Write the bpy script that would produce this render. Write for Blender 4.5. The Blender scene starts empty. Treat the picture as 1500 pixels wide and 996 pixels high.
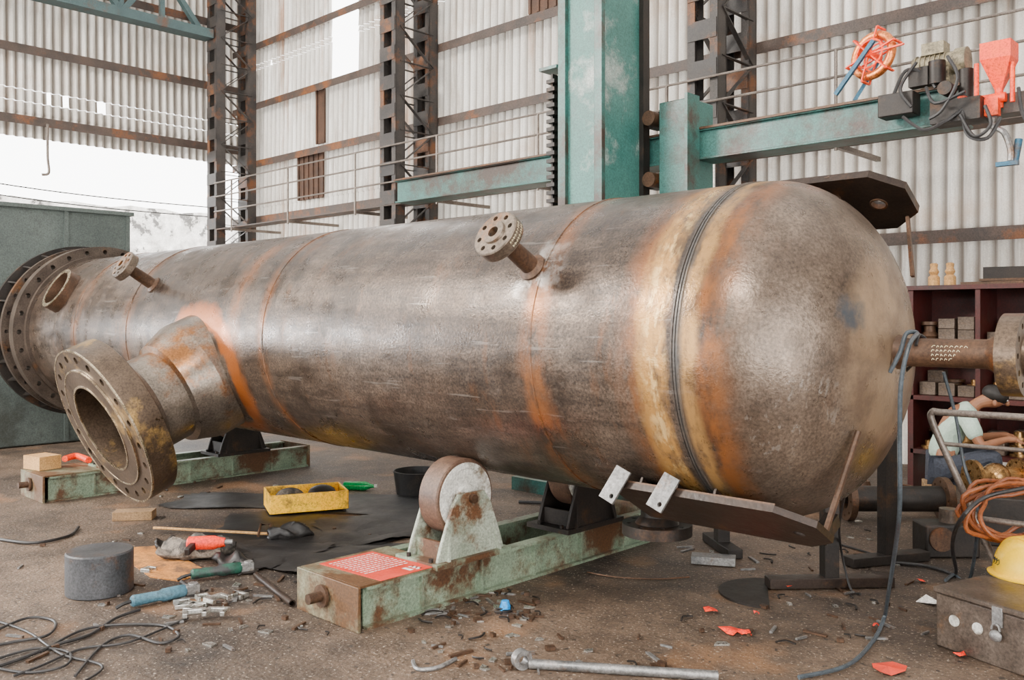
import bpy, bmesh, math, random
from mathutils import Vector, Matrix
random.seed(7)
SC=bpy.context.scene; COL=SC.collection
V=Vector; R=math.radians
H=1.6
Fv=V((-.694,.720,0)); Rv=V((.720,.694,0))
def gp(px,py,z=0.0):
    d=1300*(H-z)/(py-465); p=Fv*d+Rv*((px-750)/1300*d); return V((p.x,p.y,z))
def dp(px,py,d):
    p=Fv*d+Rv*((px-750)/1300*d); return V((p.x,p.y,H-(py-465)*d/1300))
def yp(px,py,Y):
    k=(px-750)/1300; X=Y*(.72*k-.694)/(.72+.694*k); d=-.694*X+.72*Y
    return V((X,Y,H-(py-465)*d/1300))
def basis(ax):
    z=ax.normalized(); t=V((0,0,1)) if abs(z.z)<.9 else V((1,0,0))
    x=t.cross(z).normalized(); y=z.cross(x); return x,y,z
def catmull(pts,n,closed=False):
    pts=[V(p) for p in pts]
    if n<=1 or len(pts)<3: return pts
    out=[]; L=len(pts)
    for i in range(L if closed else L-1):
        if closed: p0,p1,p2,p3=pts[(i-1)%L],pts[i],pts[(i+1)%L],pts[(i+2)%L]
        else: p0,p1,p2,p3=pts[max(i-1,0)],pts[i],pts[i+1],pts[min(i+2,L-1)]
        for j in range(n):
            t=j/n; out.append(.5*((2*p1)+(p2-p0)*t+(2*p0-5*p1+4*p2-p3)*t*t+(3*p1-p0-3*p2+p3)*t**3))
    if not closed: out.append(pts[-1])
    return out
class MB:
    def __init__(s): s.bm=bmesh.new()
    def add(s,vs,fs):
        b=[s.bm.verts.new(v) for v in vs]
        for f in fs:
            try: s.bm.faces.new([b[i] for i in f])
            except ValueError: pass
        return s
    def box(s,c,sz,M=None):
        c=V(c); vs=[]
        for x in (-.5,.5):
            for y in (-.5,.5):
                for z in (-.5,.5):
                    v=V((x*sz[0],y*sz[1],z*sz[2]))
                    if M: v=M@v
                    vs.append(c+v)
        return s.add(vs,[(0,1,3,2),(4,6,7,5),(0,4,5,1),(2,3,7,6),(0,2,6,4),(1,5,7,3)])
    def bar(s,p0,p1,w,h):
        p0=V(p0);p1=V(p1);x,y,z=basis(p1-p0)
        M=Matrix((x,y,z)).transposed()
        return s.box((p0+p1)/2,(w,h,(p1-p0).length),M)
    def lathe(s,prof,o,ax,seg=32,closed=False):
        o=V(o);x,y,z=basis(V(ax)); n=len(prof); vs=[];fs=[]
        for (t,r) in prof:
            for k in range(seg):
                a=2*math.pi*k/seg; vs.append(o+z*t+(x*math.cos(a)+y*math.sin(a))*max(r,1e-4))
        for i in range(n if closed else n-1):
            j=(i+1)%n
            for k in range(seg):
                l=(k+1)%seg; fs.append((i*seg+k,i*seg+l,j*seg+l,j*seg+k))
        if not closed:
            fs.append(tuple(range(seg))); fs.append(tuple((n-1)*seg+k for k in range(seg)))
        return s.add(vs,fs)
    def cyl(s,p0,p1,r,r2=None,seg=20):
        p0=V(p0);p1=V(p1); return s.lathe([(0,r),((p1-p0).length,r if r2 is None else r2)],p0,p1-p0,seg)
    def ring(s,o,ax,s0,s1,ri,ro,seg=48):
        return s.lathe([(s0,ri),(s0,ro),(s1,ro),(s1,ri)],o,ax,seg,True)
    def tube(s,pts,r,seg=8,n=6,closed=False):
        P=catmull(pts,n,closed); L=len(P); vs=[];fs=[]
        x=None
        for i in range(L):
            if closed: d=P[(i+1)%L]-P[(i-1)%L]
            else: d=P[min(i+1,L-1)]-P[max(i-1,0)]
            if d.length<1e-7: d=V((0,0,1))
            d.normalize()
            if x is None: x=basis(d)[0]
            else:
                x=x-d*x.dot(d)
                x=x.normalized() if x.length>1e-5 else basis(d)[0]
            y=d.cross(x)
            for k in range(seg):
                a=2*math.pi*k/seg; vs.append(P[i]+(x*math.cos(a)+y*math.sin(a))*r)
        for i in range(L if closed else L-1):
            j=(i+1)%L
            for k in range(seg):
                l=(k+1)%seg; fs.append((i*seg+k,i*seg+l,j*seg+l,j*seg+k))
        if not closed: fs.append(tuple(range(seg))); fs.append(tuple((L-1)*seg+k for k in range(seg)))
        return s.add(vs,fs)
    def prism(s,poly,vec):
        vec=V(vec); n=len(poly); vs=[V(p) for p in poly]+[V(p)+vec for p in poly]
        return s.add(vs,[tuple(range(n)),tuple(range(n,2*n))]+[(i,(i+1)%n,n+(i+1)%n,n+i) for i in range(n)])
    def sph(s,c,r,sc=(1,1,1),M=None,u=16,v=10):
        c=V(c); vs=[];fs=[]
        for i in range(v+1):
            th=math.pi*i/v
            for k in range(u):
                a=2*math.pi*k/u; p=V((math.sin(th)*math.cos(a)*sc[0],math.sin(th)*math.sin(a)*sc[1],math.cos(th)*sc[2]))*r
                if M: p=M@p
                vs.append(c+p)
        for i in range(v):
            for k in range(u):
                l=(k+1)%u; fs.append((i*u+k,i*u+l,(i+1)*u+l,(i+1)*u+k))
        return s.add(vs,fs)
    def holes(s,o,ax,s0,s1,Rb,rh,n,ph=0,seg=12):
        o=V(o);x,y,z=basis(V(ax))
        for k in range(n):
            a=2*math.pi*(k+ph)/n; c=o+(x*math.cos(a)+y*math.sin(a))*Rb
            s.cyl(c+z*s0,c+z*s1,rh,seg=seg)
        return s
    def build(s,name,mat,parent=None,world=False,origin=None,smooth=True,bevel=0,drill=None,ang=35,loc=None,rz=0,merge=True):
        if merge: bmesh.ops.remove_doubles(s.bm,verts=s.bm.verts[:],dist=2e-5)
        bmesh.ops.recalc_face_normals(s.bm,faces=s.bm.faces[:])
        me=bpy.data.meshes.new(name); s.bm.to_mesh(me); s.bm.free()
        ob=bpy.data.objects.new(name,me); COL.objects.link(ob)
        if drill is not None:
            co=drill.build('cut',None,merge=False)
            m=ob.modifiers.new('b','BOOLEAN'); m.object=co; m.operation='DIFFERENCE'; m.solver='EXACT'
            dg=bpy.context.evaluated_depsgraph_get(); me2=bpy.data.meshes.new_from_object(ob.evaluated_get(dg))
            ob.modifiers.clear()
            if len(me2.polygons)>4: ob.data=me2; me2.name=name
            bpy.data.objects.remove(co); me=ob.data
        off=V((0,0,0))
        if parent is not None and world: off=V(parent.get('_w',(0,0,0)))
        if origin is not None: off=V(origin)
        if off.length>0: me.transform(Matrix.Translation(-off))
        if origin is not None: ob.location=origin
        if loc is not None: ob.location=loc
        if rz: ob.rotation_euler=(0,0,rz)
        if mat: me.materials.clear(); me.materials.append(mat)
        if smooth and len(me.polygons):
            me.shade_smooth(); me.set_sharp_from_angle(angle=R(ang))
        if bevel:
            m=ob.modifiers.new('bev','BEVEL'); m.width=bevel; m.segments=2; m.limit_method='ANGLE'; m.angle_limit=R(40)
        if parent is not None:
            ob.parent=parent; ob['_w']=parent.get('_w',(0,0,0))
        return ob
def tag(o,label,cat,group=None,kind=None):
    o['label']=label;o['category']=cat
    if group:o['group']=group
    if kind:o['kind']=kind
    return o
def thing(name,label,cat,loc=(0,0,0),rz=0,group=None):
    o=bpy.data.objects.new(name,None);COL.objects.link(o);o.location=loc;o.rotation_euler=(0,0,rz)
    o['_w']=tuple(loc); o.empty_display_size=.1
    return tag(o,label,cat,group)
def struct(o): o['kind']='structure'; return o
def copy_tree(o,parent=None):
    c=o.copy();COL.objects.link(c)
    if parent is not None:c.parent=parent
    for ch in [x for x in COL.objects if x.parent==o]: copy_tree(ch,c)
    return c
# ---------------- materials
def adj(c,sat=1.2,g=1.13):
    l=.3*c[0]+.59*c[1]+.11*c[2]
    return tuple(max(0,min(1,(l+(x-l)*sat)))**g for x in c)
def mat(name,c1,c2=None,c3=None,rough=.6,metal=0,scale=5,bump=.15,stretch=(1,1,1),spot=.62,soft=.06,bs=40,r2=None,det=8,coord='Object',grit=.48):
    c1=adj(c1);c2=adj(c2) if c2 else None;c3=adj(c3) if c3 else None
    m=bpy.data.materials.new(name);m.use_nodes=True;nt=m.node_tree;N=nt.nodes;Lk=nt.links;b=N['Principled BSDF']
    tc=N.new('ShaderNodeTexCoord');mp=N.new('ShaderNodeMapping');mp.inputs['Scale'].default_value=stretch
    Lk.new(tc.outputs[coord],mp.inputs[0])
    n1=N.new('ShaderNodeTexNoise');n1.inputs['Scale'].default_value=scale;n1.inputs['Detail'].default_value=det;n1.inputs['Roughness'].default_value=.65
    Lk.new(mp.outputs[0],n1.inputs['Vector'])
    cr=N.new('ShaderNodeValToRGB');cr.color_ramp.elements[0].position=.32;cr.color_ramp.elements[1].position=.68
    cr.color_ramp.elements[0].color=(*c1,1);cr.color_ramp.elements[1].color=(*(c2 or c1),1)
    Lk.new(n1.outputs[0],cr.inputs[0]);out=cr.outputs[0]
    if c3:
        n2=N.new('ShaderNodeTexNoise');n2.inputs['Scale'].default_value=scale*.6;n2.inputs['Detail'].default_value=10;n2.inputs['Roughness'].default_value=.7
        ad=N.new('ShaderNodeVectorMath');ad.operation='ADD';ad.inputs[1].default_value=(13.1,7.7,3.3);Lk.new(mp.outputs[0],ad.inputs[0]);Lk.new(ad.outputs[0],n2.inputs['Vector'])
        r=N.new('ShaderNodeValToRGB');r.color_ramp.elements[0].position=spot-soft;r.color_ramp.elements[1].position=spot+soft
        r.color_ramp.elements[0].color=(0,0,0,1);r.color_ramp.elements[1].color=(1,1,1,1);Lk.new(n2.outputs[0],r.inputs[0])
        mx=N.new('ShaderNodeMixRGB');Lk.new(r.outputs[0],mx.inputs[0]);Lk.new(out,mx.inputs[1]);mx.inputs[2].default_value=(*c3,1);out=mx.outputs[0]
    if grit:
        n4=N.new('ShaderNodeTexNoise');n4.inputs['Scale'].default_value=70;n4.inputs['Detail'].default_value=4;n4.inputs['Roughness'].default_value=.75;Lk.new(tc.outputs[coord],n4.inputs['Vector'])
        r4=N.new('ShaderNodeMapRange');r4.inputs[1].default_value=.3;r4.inputs[2].default_value=.7;r4.inputs[3].default_value=1-grit;r4.inputs[4].default_value=1+grit;Lk.new(n4.outputs[0],r4.inputs[0])
        m4=N.new('ShaderNodeMixRGB');m4.blend_type='MULTIPLY';m4.inputs[0].default_value=1;Lk.new(out,m4.inputs[1]);Lk.new(r4.outputs[0],m4.inputs[2]);out=m4.outputs[0]
    Lk.new(out,b.inputs['Base Color'])
    mr=N.new('ShaderNodeMapRange');mr.inputs['From Min'].default_value=.3;mr.inputs['From Max'].default_value=.7
    mr.inputs['To Min'].default_value=rough-.08;mr.inputs['To Max'].default_value=(r2 or rough+.12);Lk.new(n1.outputs[0],mr.inputs[0]);Lk.new(mr.outputs[0],b.inputs['Roughness'])
    b.inputs['Metallic'].default_value=metal
    if bump:
        n3=N.new('ShaderNodeTexNoise');n3.inputs['Scale'].default_value=bs;n3.inputs['Detail'].default_value=6;Lk.new(tc.outputs[coord],n3.inputs['Vector'])
        bp=N.new('ShaderNodeBump');bp.inputs['Strength'].default_value=bump;bp.inputs['Distance'].default_value=.01;Lk.new(n3.outputs[0],bp.inputs['Height']);Lk.new(bp.outputs[0],b.inputs['Normal'])
    return m
M={}
M['rust']=mat('rusty_steel',(.06,.038,.026),(.135,.082,.054),(.20,.082,.032),rough=.5,metal=.4,scale=6)
M['flangerust']=mat('flange_grey_brown',(.06,.046,.038),(.125,.10,.082),(.17,.09,.045),rough=.45,metal=.4,scale=5)
M['forged']=mat('forged_steel',(.11,.09,.075),(.23,.19,.155),(.27,.125,.05),rough=.34,metal=.6,scale=5,bump=.08)
M['machined']=mat('machined_grey_steel',(.13,.11,.095),(.29,.25,.21),(.24,.12,.055),rough=.32,metal=.65,scale=4,bump=.06,spot=.58)
M['darkforged']=mat('dark_forged_rim',(.075,.055,.04),(.165,.125,.095),(.42,.29,.14),rough=.33,metal=.6,scale=4,spot=.62)
M['darksteel']=mat('dark_steel',(.013,.011,.010),(.04,.032,.027),(.085,.047,.026),rough=.5,metal=.3,scale=6)
M['beamdark']=mat('dark_brown_plate',(.022,.015,.012),(.052,.035,.026),(.12,.06,.03),rough=.42,metal=.4,scale=5)
M['grey']=mat('grey_steel',(.18,.18,.18),(.34,.33,.32),(.2,.13,.09),rough=.4,metal=.6,scale=8)
M['bright']=mat('bright_steel',(.5,.49,.46),(.66,.65,.62),rough=.3,metal=.9,scale=12,bump=.03)
M['edge']=mat('worn_bright_edge',(.40,.33,.24),(.6,.52,.40),rough=.25,metal=.9,scale=9,bump=.03)
M['mint']=mat('worn_mint_paint',(.145,.185,.14),(.28,.33,.255),(.10,.055,.032),rough=.45,scale=3.5,spot=.53,soft=.05)
M['palemint']=mat('pale_mint_paint',(.22,.25,.20),(.44,.465,.40),(.13,.07,.04),rough=.45,scale=5,spot=.56,soft=.05)
M['endrust']=mat('rust_end_paint',(.15,.155,.11),(.26,.24,.17),(.11,.06,.03),rough=.55,scale=5,spot=.47,soft=.07)
M['teal']=mat('teal_paint',(.040,.110,.100),(.082,.182,.162),(.06,.040,.030),rough=.42,scale=2.6,spot=.53,soft=.07)
M['tealpale']=mat('worn_teal_column',(.045,.13,.115),(.105,.22,.195),(.52,.52,.49),rough=.45,scale=1.2,spot=.60,soft=.07)
M['booth']=mat('booth_green_grey',(.085,.10,.095),(.135,.155,.145),(.06,.065,.058),rough=.45,scale=1.2,spot=.62)
M['colst']=mat('column_steel',(.030,.028,.028),(.08,.07,.064),(.18,.085,.042),rough=.6,scale=3,spot=.60)
M['truss']=mat('truss_steel',(.05,.08,.085),(.09,.13,.13),(.12,.07,.05),rough=.65,scale=3)
M['girt']=mat('girt_steel',(.05,.04,.035),(.11,.08,.066),(.20,.09,.042),rough=.6,scale=3,spot=.58)
M['louver']=mat('brown_panel',(.05,.028,.018),(.12,.07,.048),rough=.7,scale=4)
M['pipe']=mat('thin_pipe_steel',(.14,.12,.105),(.27,.235,.21),rough=.45,metal=.5,scale=5)
M['rubber']=mat('black_rubber',(.010,.009,.009),(.026,.024,.023),(.055,.043,.035),rough=.5,scale=5)
M['tread']=mat('brown_roller_tread',(.075,.043,.031),(.16,.105,.076),rough=.55,scale=9)
M['whitepaint']=mat('chalky_white_paint',(.50,.49,.45),(.72,.71,.67),(.18,.14,.10),rough=.6,scale=7,spot=.58)
M['red']=mat('red_oxide',(.045,.009,.008),(.085,.019,.016),(.03,.016,.014),rough=.5,scale=4)
M['orange']=mat('orange_red_paint',(.78,.08,.02),(.9,.15,.04),(.25,.06,.03),rough=.45,scale=8,spot=.60)
M['copper']=mat('copper_wire',(.6,.22,.10),(.75,.33,.16),rough=.35,metal=.8,scale=20)
M['blue']=mat('blue_paint',(.02,.09,.15),(.05,.15,.22),(.1,.08,.07),rough=.5,scale=8)
M['toolblue']=mat('grey_blue_tool',(.06,.13,.165),(.12,.21,.26),(.04,.04,.04),rough=.5,scale=10)
M['toolgreen']=mat('dark_green_tool',(.02,.07,.05),(.035,.12,.085),(.03,.03,.03),rough=.5,scale=10,spot=.5)
M['yellow']=mat('yellow_plastic',(.85,.48,.01),(.92,.60,.03),(.20,.13,.05),rough=.4,scale=7,spot=.58)
M['hat']=mat('yellow_hat_plastic',(.9,.60,.01),(.94,.66,.03),(.5,.33,.05),rough=.28,scale=3,bump=.02,spot=.68,grit=.08)
M['greenp']=mat('green_plastic',(.01,.28,.09),(.04,.5,.18),rough=.2,scale=9,bump=.03)
M['tan']=mat('tan_card',(.42,.25,.12),(.55,.36,.19),(.3,.15,.07),rough=.8,scale=6)
M['orangetan']=mat('orange_tan_card',(.40,.18,.06),(.54,.28,.11),(.18,.10,.055),rough=.75,scale=9,spot=.54)
M['poster']=mat('red_printed_card',(.50,.06,.04),(.60,.11,.08),(.6,.40,.33),rough=.5,scale=6,spot=.64,grit=.12)
M['redbit']=mat('red_paper',(.7,.04,.02),(.85,.12,.06),rough=.6,scale=10)
M['white']=mat('white_paper',(.7,.68,.64),(.8,.78,.74),rough=.7,scale=10)
M['cloth']=mat('grimy_cloth',(.11,.09,.075),(.30,.26,.22),(.05,.045,.04),rough=.85,scale=9,spot=.53)
M['toolbox']=mat('worn_toolbox_steel',(.08,.062,.05),(.18,.145,.12),(.22,.12,.055),rough=.42,metal=.4,scale=5)
M['hose']=mat('orange_brown_hose',(.20,.068,.028),(.34,.13,.06),(.06,.03,.02),rough=.45,scale=6)
M['cable']=mat('black_cable',(.02,.019,.02),(.04,.037,.036),rough=.5,scale=8)
M['bluehose']=mat('blue_grey_hose',(.042,.05,.056),(.08,.095,.108),rough=.4,scale=8)
M['brass']=mat('bronze_metal',(.25,.15,.075),(.42,.28,.15),(.1,.065,.04),rough=.28,metal=.85,scale=7)
M['motor']=mat('dirty_tan_motor',(.15,.13,.09),(.34,.30,.22),(.05,.04,.03),rough=.5,metal=.3,scale=9,spot=.55)
M['skin']=mat('skin',(.24,.12,.075),(.30,.16,.10),rough=.5,scale=6,bump=.03,grit=0)
M['hair']=mat('black_hair',(.010,.008,.007),(.025,.02,.017),rough=.6,scale=30)
M['shirt']=mat('pale_shirt',(.34,.43,.36),(.52,.60,.53),rough=.8,scale=7,grit=.12)
M['trouser']=mat('dark_trousers',(.03,.035,.05),(.06,.065,.08),rough=.85,scale=8)
M['wood']=mat('block_wood',(.22,.14,.08),(.34,.24,.15),rough=.8,scale=4,stretch=(1,8,8))
M['stone']=mat('rubble_stone',(.40,.385,.365),(.82,.80,.77),(.14,.135,.13),rough=.9,scale=3.4,spot=.56,soft=.02,bump=.6,bs=5)
M['outside']=mat('outside_ground',(.45,.43,.4),(.6,.58,.55),rough=.9,scale=.5)
M['chalk']=mat('chalk',(.75,.68,.45),(.85,.78,.6),rough=.9,scale=9,bump=0,grit=0)
def sheet_mat():
    m=mat('corrugated_sheet',(.54,.51,.465),(.88,.86,.825),(.38,.21,.12),rough=.42,metal=.05,scale=1.4,stretch=(2.6,2.6,.28),spot=.64,soft=.09,bump=.05,grit=.2)
    nt=m.node_tree;N=nt.nodes;Lk=nt.links;b=N['Principled BSDF']
    out=b.inputs['Base Color'].links[0].from_socket
    tc=[x for x in N if x.type=='TEX_COORD'][0]
    for sc,st,p0,p1,c,f,o_ in ((2.0,(3,3,.35),.50,.70,(.20,.14,.10),.62,3.0),(.6,(1,1,1.4),.54,.72,(.46,.27,.15),.6,9.0)):
        mp=N.new('ShaderNodeMapping');mp.inputs['Scale'].default_value=st;mp.inputs['Location'].default_value=(o_,o_,o_);Lk.new(tc.outputs['Object'],mp.inputs[0])
        n=N.new('ShaderNodeTexNoise');n.inputs['Scale'].default_value=sc;n.inputs['Detail'].default_value=9;n.inputs['Roughness'].default_value=.7;Lk.new(mp.outputs[0],n.inputs['Vector'])
        r=N.new('ShaderNodeMapRange');r.inputs[1].default_value=p0;r.inputs[2].default_value=p1;r.inputs[3].default_value=0;r.inputs[4].default_value=f;Lk.new(n.outputs[0],r.inputs[0])
        mx=N.new('ShaderNodeMixRGB');Lk.new(r.outputs[0],mx.inputs[0]);Lk.new(out,mx.inputs[1]);mx.inputs[2].default_value=(*c,1);out=mx.outputs[0]
    at_=N.new('ShaderNodeAttribute');at_.attribute_name='groove_shade'
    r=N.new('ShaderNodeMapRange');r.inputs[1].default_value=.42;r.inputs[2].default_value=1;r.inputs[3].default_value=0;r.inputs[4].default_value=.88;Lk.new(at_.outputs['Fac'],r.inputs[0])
    mx=N.new('ShaderNodeMixRGB');Lk.new(r.outputs[0],mx.inputs[0]);Lk.new(out,mx.inputs[1]);mx.inputs[2].default_value=(.11,.085,.066,1);out=mx.outputs[0]  # shade painted into the valleys so the ribs stand out
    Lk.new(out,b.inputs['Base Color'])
    tr_=N.new('ShaderNodeBsdfTranslucent');Lk.new(out,tr_.inputs[0]);ms=N.new('ShaderNodeMixShader');ms.inputs[0].default_value=.07
    Lk.new(b.outputs[0],ms.inputs[1]);Lk.new(tr_.outputs[0],ms.inputs[2]);Lk.new(ms.outputs[0],N['Material Output'].inputs[0])
    return m
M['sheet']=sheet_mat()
M['roof']=mat('roof_sheet',(.25,.24,.23),(.34,.33,.32),rough=.7,scale=2)
def floor_mat():
    m=mat('shop_floor',(.068,.048,.035),(.165,.122,.092),(.018,.013,.010),rough=.60,scale=.9,spot=.55,soft=.10,bump=.9,bs=42,det=12,grit=0)
    nt=m.node_tree;N=nt.nodes;Lk=nt.links;b=N['Principled BSDF']
    out=b.inputs['Base Color'].links[0].from_socket
    tc=[x for x in N if x.type=='TEX_COORD'][0]
    for sc,lo,hi,ro in ((45,.30,1.95,.9),(6,.60,1.4,.7)):
        n=N.new('ShaderNodeTexNoise');n.inputs['Scale'].default_value=sc;n.inputs['Detail'].default_value=6;n.inputs['Roughness'].default_value=ro
        Lk.new(tc.outputs['Object'],n.inputs['Vector'])
        r=N.new('ShaderNodeMapRange');r.inputs[1].default_value=.3;r.inputs[2].default_value=.7;r.inputs[3].default_value=lo;r.inputs[4].default_value=hi;Lk.new(n.outputs[0],r.inputs[0])
        mx=N.new('ShaderNodeMixRGB');mx.blend_type='MULTIPLY';mx.inputs[0].default_value=1;Lk.new(out,mx.inputs[1]);Lk.new(r.outputs[0],mx.inputs[2]);out=mx.outputs[0]
    for sc,p0,p1,c,f in ((1.7,.60,.72,(.26,.125,.05),.55),(60,.63,.67,(.42,.35,.28),.8),(26,.64,.67,(.012,.010,.008),.85)):
        n=N.new('ShaderNodeTexNoise');n.inputs['Scale'].default_value=sc;n.inputs['Detail'].default_value=3
        ad=N.new('ShaderNodeVectorMath');ad.operation='ADD';ad.inputs[1].default_value=(sc,3.1,9);Lk.new(tc.outputs['Object'],ad.inputs[0]);Lk.new(ad.outputs[0],n.inputs['Vector'])
        r=N.new('ShaderNodeMapRange');r.inputs[1].default_value=p0;r.inputs[2].default_value=p1;r.inputs[3].default_value=0;r.inputs[4].default_value=f;Lk.new(n.outputs[0],r.inputs[0])
        mx=N.new('ShaderNodeMixRGB');Lk.new(r.outputs[0],mx.inputs[0]);Lk.new(out,mx.inputs[1]);mx.inputs[2].default_value=(*c,1);out=mx.outputs[0]
    Lk.new(out,b.inputs['Base Color'])
    return m
M['floor']=floor_mat()
YC,ZC,RV=4.03,1.447,.815
def vessel_mat():
    m=bpy.data.materials.new('vessel_steel');m.use_nodes=True;nt=m.node_tree;N=nt.nodes;Lk=nt.links;b=N['Principled BSDF']
    g=N.new('ShaderNodeNewGeometry');sep=N.new('ShaderNodeSeparateXYZ');Lk.new(g.outputs['Position'],sep.inputs[0])
    def noise(sc,st=(1,1,1),det=8,ro=.65,off=0):
        mp=N.new('ShaderNodeMapping');mp.inputs['Scale'].default_value=st;mp.inputs['Location'].default_value=(off,off*1.3,off*.7);Lk.new(g.outputs['Position'],mp.inputs[0])
        n=N.new('ShaderNodeTexNoise');n.inputs['Scale'].default_value=sc;n.inputs['Detail'].default_value=det;n.inputs['Roughness'].default_value=ro
        Lk.new(mp.outputs[0],n.inputs['Vector']);return n.outputs[0]
    def ramp(src,stops):
        r=N.new('ShaderNodeValToRGB');e=r.color_ramp.elements
        while len(e)<len(stops): e.new(.5)
        for i,(p,c) in enumerate(stops):
            e[i].position=p; e[i].color=(*c,1) if isinstance(c,tuple) else (c,c,c,1)
        Lk.new(src,r.inputs[0]);return r.outputs[0]
    def math_(op,a,bb):
        n=N.new('ShaderNodeMath');n.operation=op
        for i,v in enumerate((a,bb)):
            if isinstance(v,(int,float)): n.inputs[i].default_value=v
            else: Lk.new(v,n.inputs[i])
        return n.outputs[0]
    def mix(f,a,c,bt='MIX'):
        n=N.new('ShaderNodeMixRGB');n.blend_type=bt
        for i,v in zip((0,1,2),(f,a,c)):
            if isinstance(v,(int,float)): n.inputs[i].default_value=v
            elif isinstance(v,tuple): n.inputs[i].default_value=(*v,1)
            else: Lk.new(v,n.inputs[i])
        return n.outputs[0]
    def dist(p,ns=3.5,amp=.2):
        vd=N.new('ShaderNodeVectorMath');vd.operation='DISTANCE';Lk.new(g.outputs['Position'],vd.inputs[0]);vd.inputs[1].default_value=p
        return math_('ADD',vd.outputs['Value'],math_('MULTIPLY',math_('SUBTRACT',noise(ns),.5),amp))
    base=ramp(noise(1.3),[(.3,(.042,.029,.021)),(.5,(.070,.050,.038)),(.7,(.125,.094,.073))])
    base=mix(.85,base,ramp(noise(6,(.5,3,3)),[(.3,(.45,.45,.45)),(.7,(1.5,1.45,1.38))]),'MULTIPLY')
    base=mix(1.0,base,ramp(noise(75,det=3),[(.3,(.40,.40,.40)),(.7,(1.7,1.7,1.7))]),'MULTIPLY')
    base=mix(ramp(noise(3.2,(1,1,.6),off=5),[(.50,0.0),(.64,.6)]),base,(.022,.016,.012))
    base=mix(ramp(noise(2.2,(2.2,1,.7),off=11,ro=.75),[(.55,0.0),(.69,.55)]),base,(.155,.064,.024))
    base=mix(ramp(noise(1.8,(1.2,1,2.2),off=31,ro=.75),[(.60,0.0),(.70,.4)]),base,(.19,.16,.135))
    base=mix(ramp(noise(10,(.2,3,3),det=3,ro=.6,off=41),[(.66,0.0),(.70,.35)]),base,(.24,.21,.185))
    x0,x1=-11.2,-1.4
    t=N.new('ShaderNodeMapRange');t.inputs[1].default_value=x0;t.inputs[2].default_value=x1;Lk.new(sep.outputs[0],t.inputs[0])
    wob=math_('ADD',t.outputs[0],math_('MULTIPLY',math_('SUBTRACT',noise(4.5),.5),.009))
    P=lambda x:(x-x0)/(x1-x0)
    def bands(L,src=None):
        st=[(0,0.0)]
        for a,bq,c,d,s in L: st+=[(P(a),0.0),(P(bq),s),(P(c),s),(P(d),0.0)]
        return ramp(src or wob,st)
    rustn=ramp(noise(5,(1.6,.8,.8)),[(.38,0.0),(.58,1.0)])
    om=math_('MULTIPLY',bands([(-9.05,-8.98,-8.9,-8.8,.5),(-7.9,-7.8,-7.7,-7.6,.35),(-6.05,-5.95,-5.9,-5.78,.6),(-5.6,-5.52,-5.5,-5.42,.7),(-3.06,-3.0,-2.96,-2.84,.9),(-2.46,-2.36,-2.32,-2.29,.7),(-2.04,-2.01,-1.95,-1.85,.95)]),rustn)
    col=mix(om,base,(.23,.082,.022))
    col=mix(ramp(dist((-6.44,3.30,1.12),3.6,.26),[(.42,0.0),(.46,1.0),(.56,.9),(.64,0.0)]),col,(.36,.10,.016))
    col=mix(math_('MULTIPLY',ramp(dist((-3.0,3.28,1.86),6,.22),[(.08,.8),(.20,.0)]),ramp(noise(9,(1,1,1),off=3),[(.45,0.0),(.6,1.0)])),col,(.40,.37,.34))
    gn=ramp(noise(8,(2.0,.9,.9)),[(.38,.25),(.54,1.0)])
    col=mix(math_('MULTIPLY',bands([(-2.36,-2.30,-2.19,-2.17,.95)]),gn),col,(.42,.215,.058))
    col=mix(math_('MULTIPLY',bands([(-2.30,-2.27,-2.22,-2.19,.8)]),ramp(noise(11,(2,1,1),off=8),[(.50,0.0),(.60,1.0)])),col,(.68,.46,.19))
    col=mix(math_('MULTIPLY',bands([(-2.105,-2.095,-2.05,-2.02,.85)]),gn),col,(.38,.205,.065))
    col=mix(math_('MULTIPLY',bands([(-2.165,-2.160,-2.115,-2.110,1)],t.outputs[0]),.85),col,(.070,.067,.064))
    dm=ramp(wob,[(P(-1.98),0.0),(P(-1.85),.6)])
    col=mix(dm,col,mix(1.0,mix(ramp(noise(2.6,off=2),[(.36,0.0),(.64,1.0)]),(.075,.052,.037),(.235,.172,.126)),ramp(noise(75,det=3,off=4),[(.3,(.5,.5,.5)),(.7,(1.55,1.55,1.55))]),'MULTIPLY'))
    wob2=math_('ADD',t.outputs[0],math_('MULTIPLY',math_('SUBTRACT',noise(6),.5),.003))
    col=mix(ramp(wob2,[(P(-1.572),0.0),(P(-1.562),.75)]),col,mix(ramp(noise(5,off=7),[(.4,0.0),(.6,1.0)]),(.18,.118,.076),(.36,.245,.148)))
    col=mix(math_('MULTIPLY',bands([(-1.585,-1.575,-1.566,-1.558,.8)],wob2),ramp(noise(3,off=9),[(.4,.3),(.55,1.0)])),col,(.045,.045,.047))
    col=mix(ramp(dist((-1.60,3.70,1.60),9,.22),[(.04,.8),(.11,0.0)]),col,(.04,.06,.08))
    col=mix(math_('MULTIPLY',ramp(dist((-1.72,3.50,1.15),5,.5),[(.05,.5),(.3,.0)]),ramp(noise(22,(1,1,.5),off=13),[(.57,0.0),(.63,1.0)])),col,(.42,.38,.34))
    Lk.new(col,b.inputs['Base Color']);b.inputs['Metallic'].default_value=.5
    Lk.new(ramp(noise(5,(1,1,1),det=10),[(.35,.22),(.65,.44)]),b.inputs['Roughness'])
    bp=N.new('ShaderNodeBump');bp.inputs['Strength'].default_value=.2;bp.inputs['Distance'].default_value=.01;Lk.new(noise(60,det=4),bp.inputs['Height']);Lk.new(bp.outputs[0],b.inputs['Normal'])
    return m
M['vessel']=vessel_mat()

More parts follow.
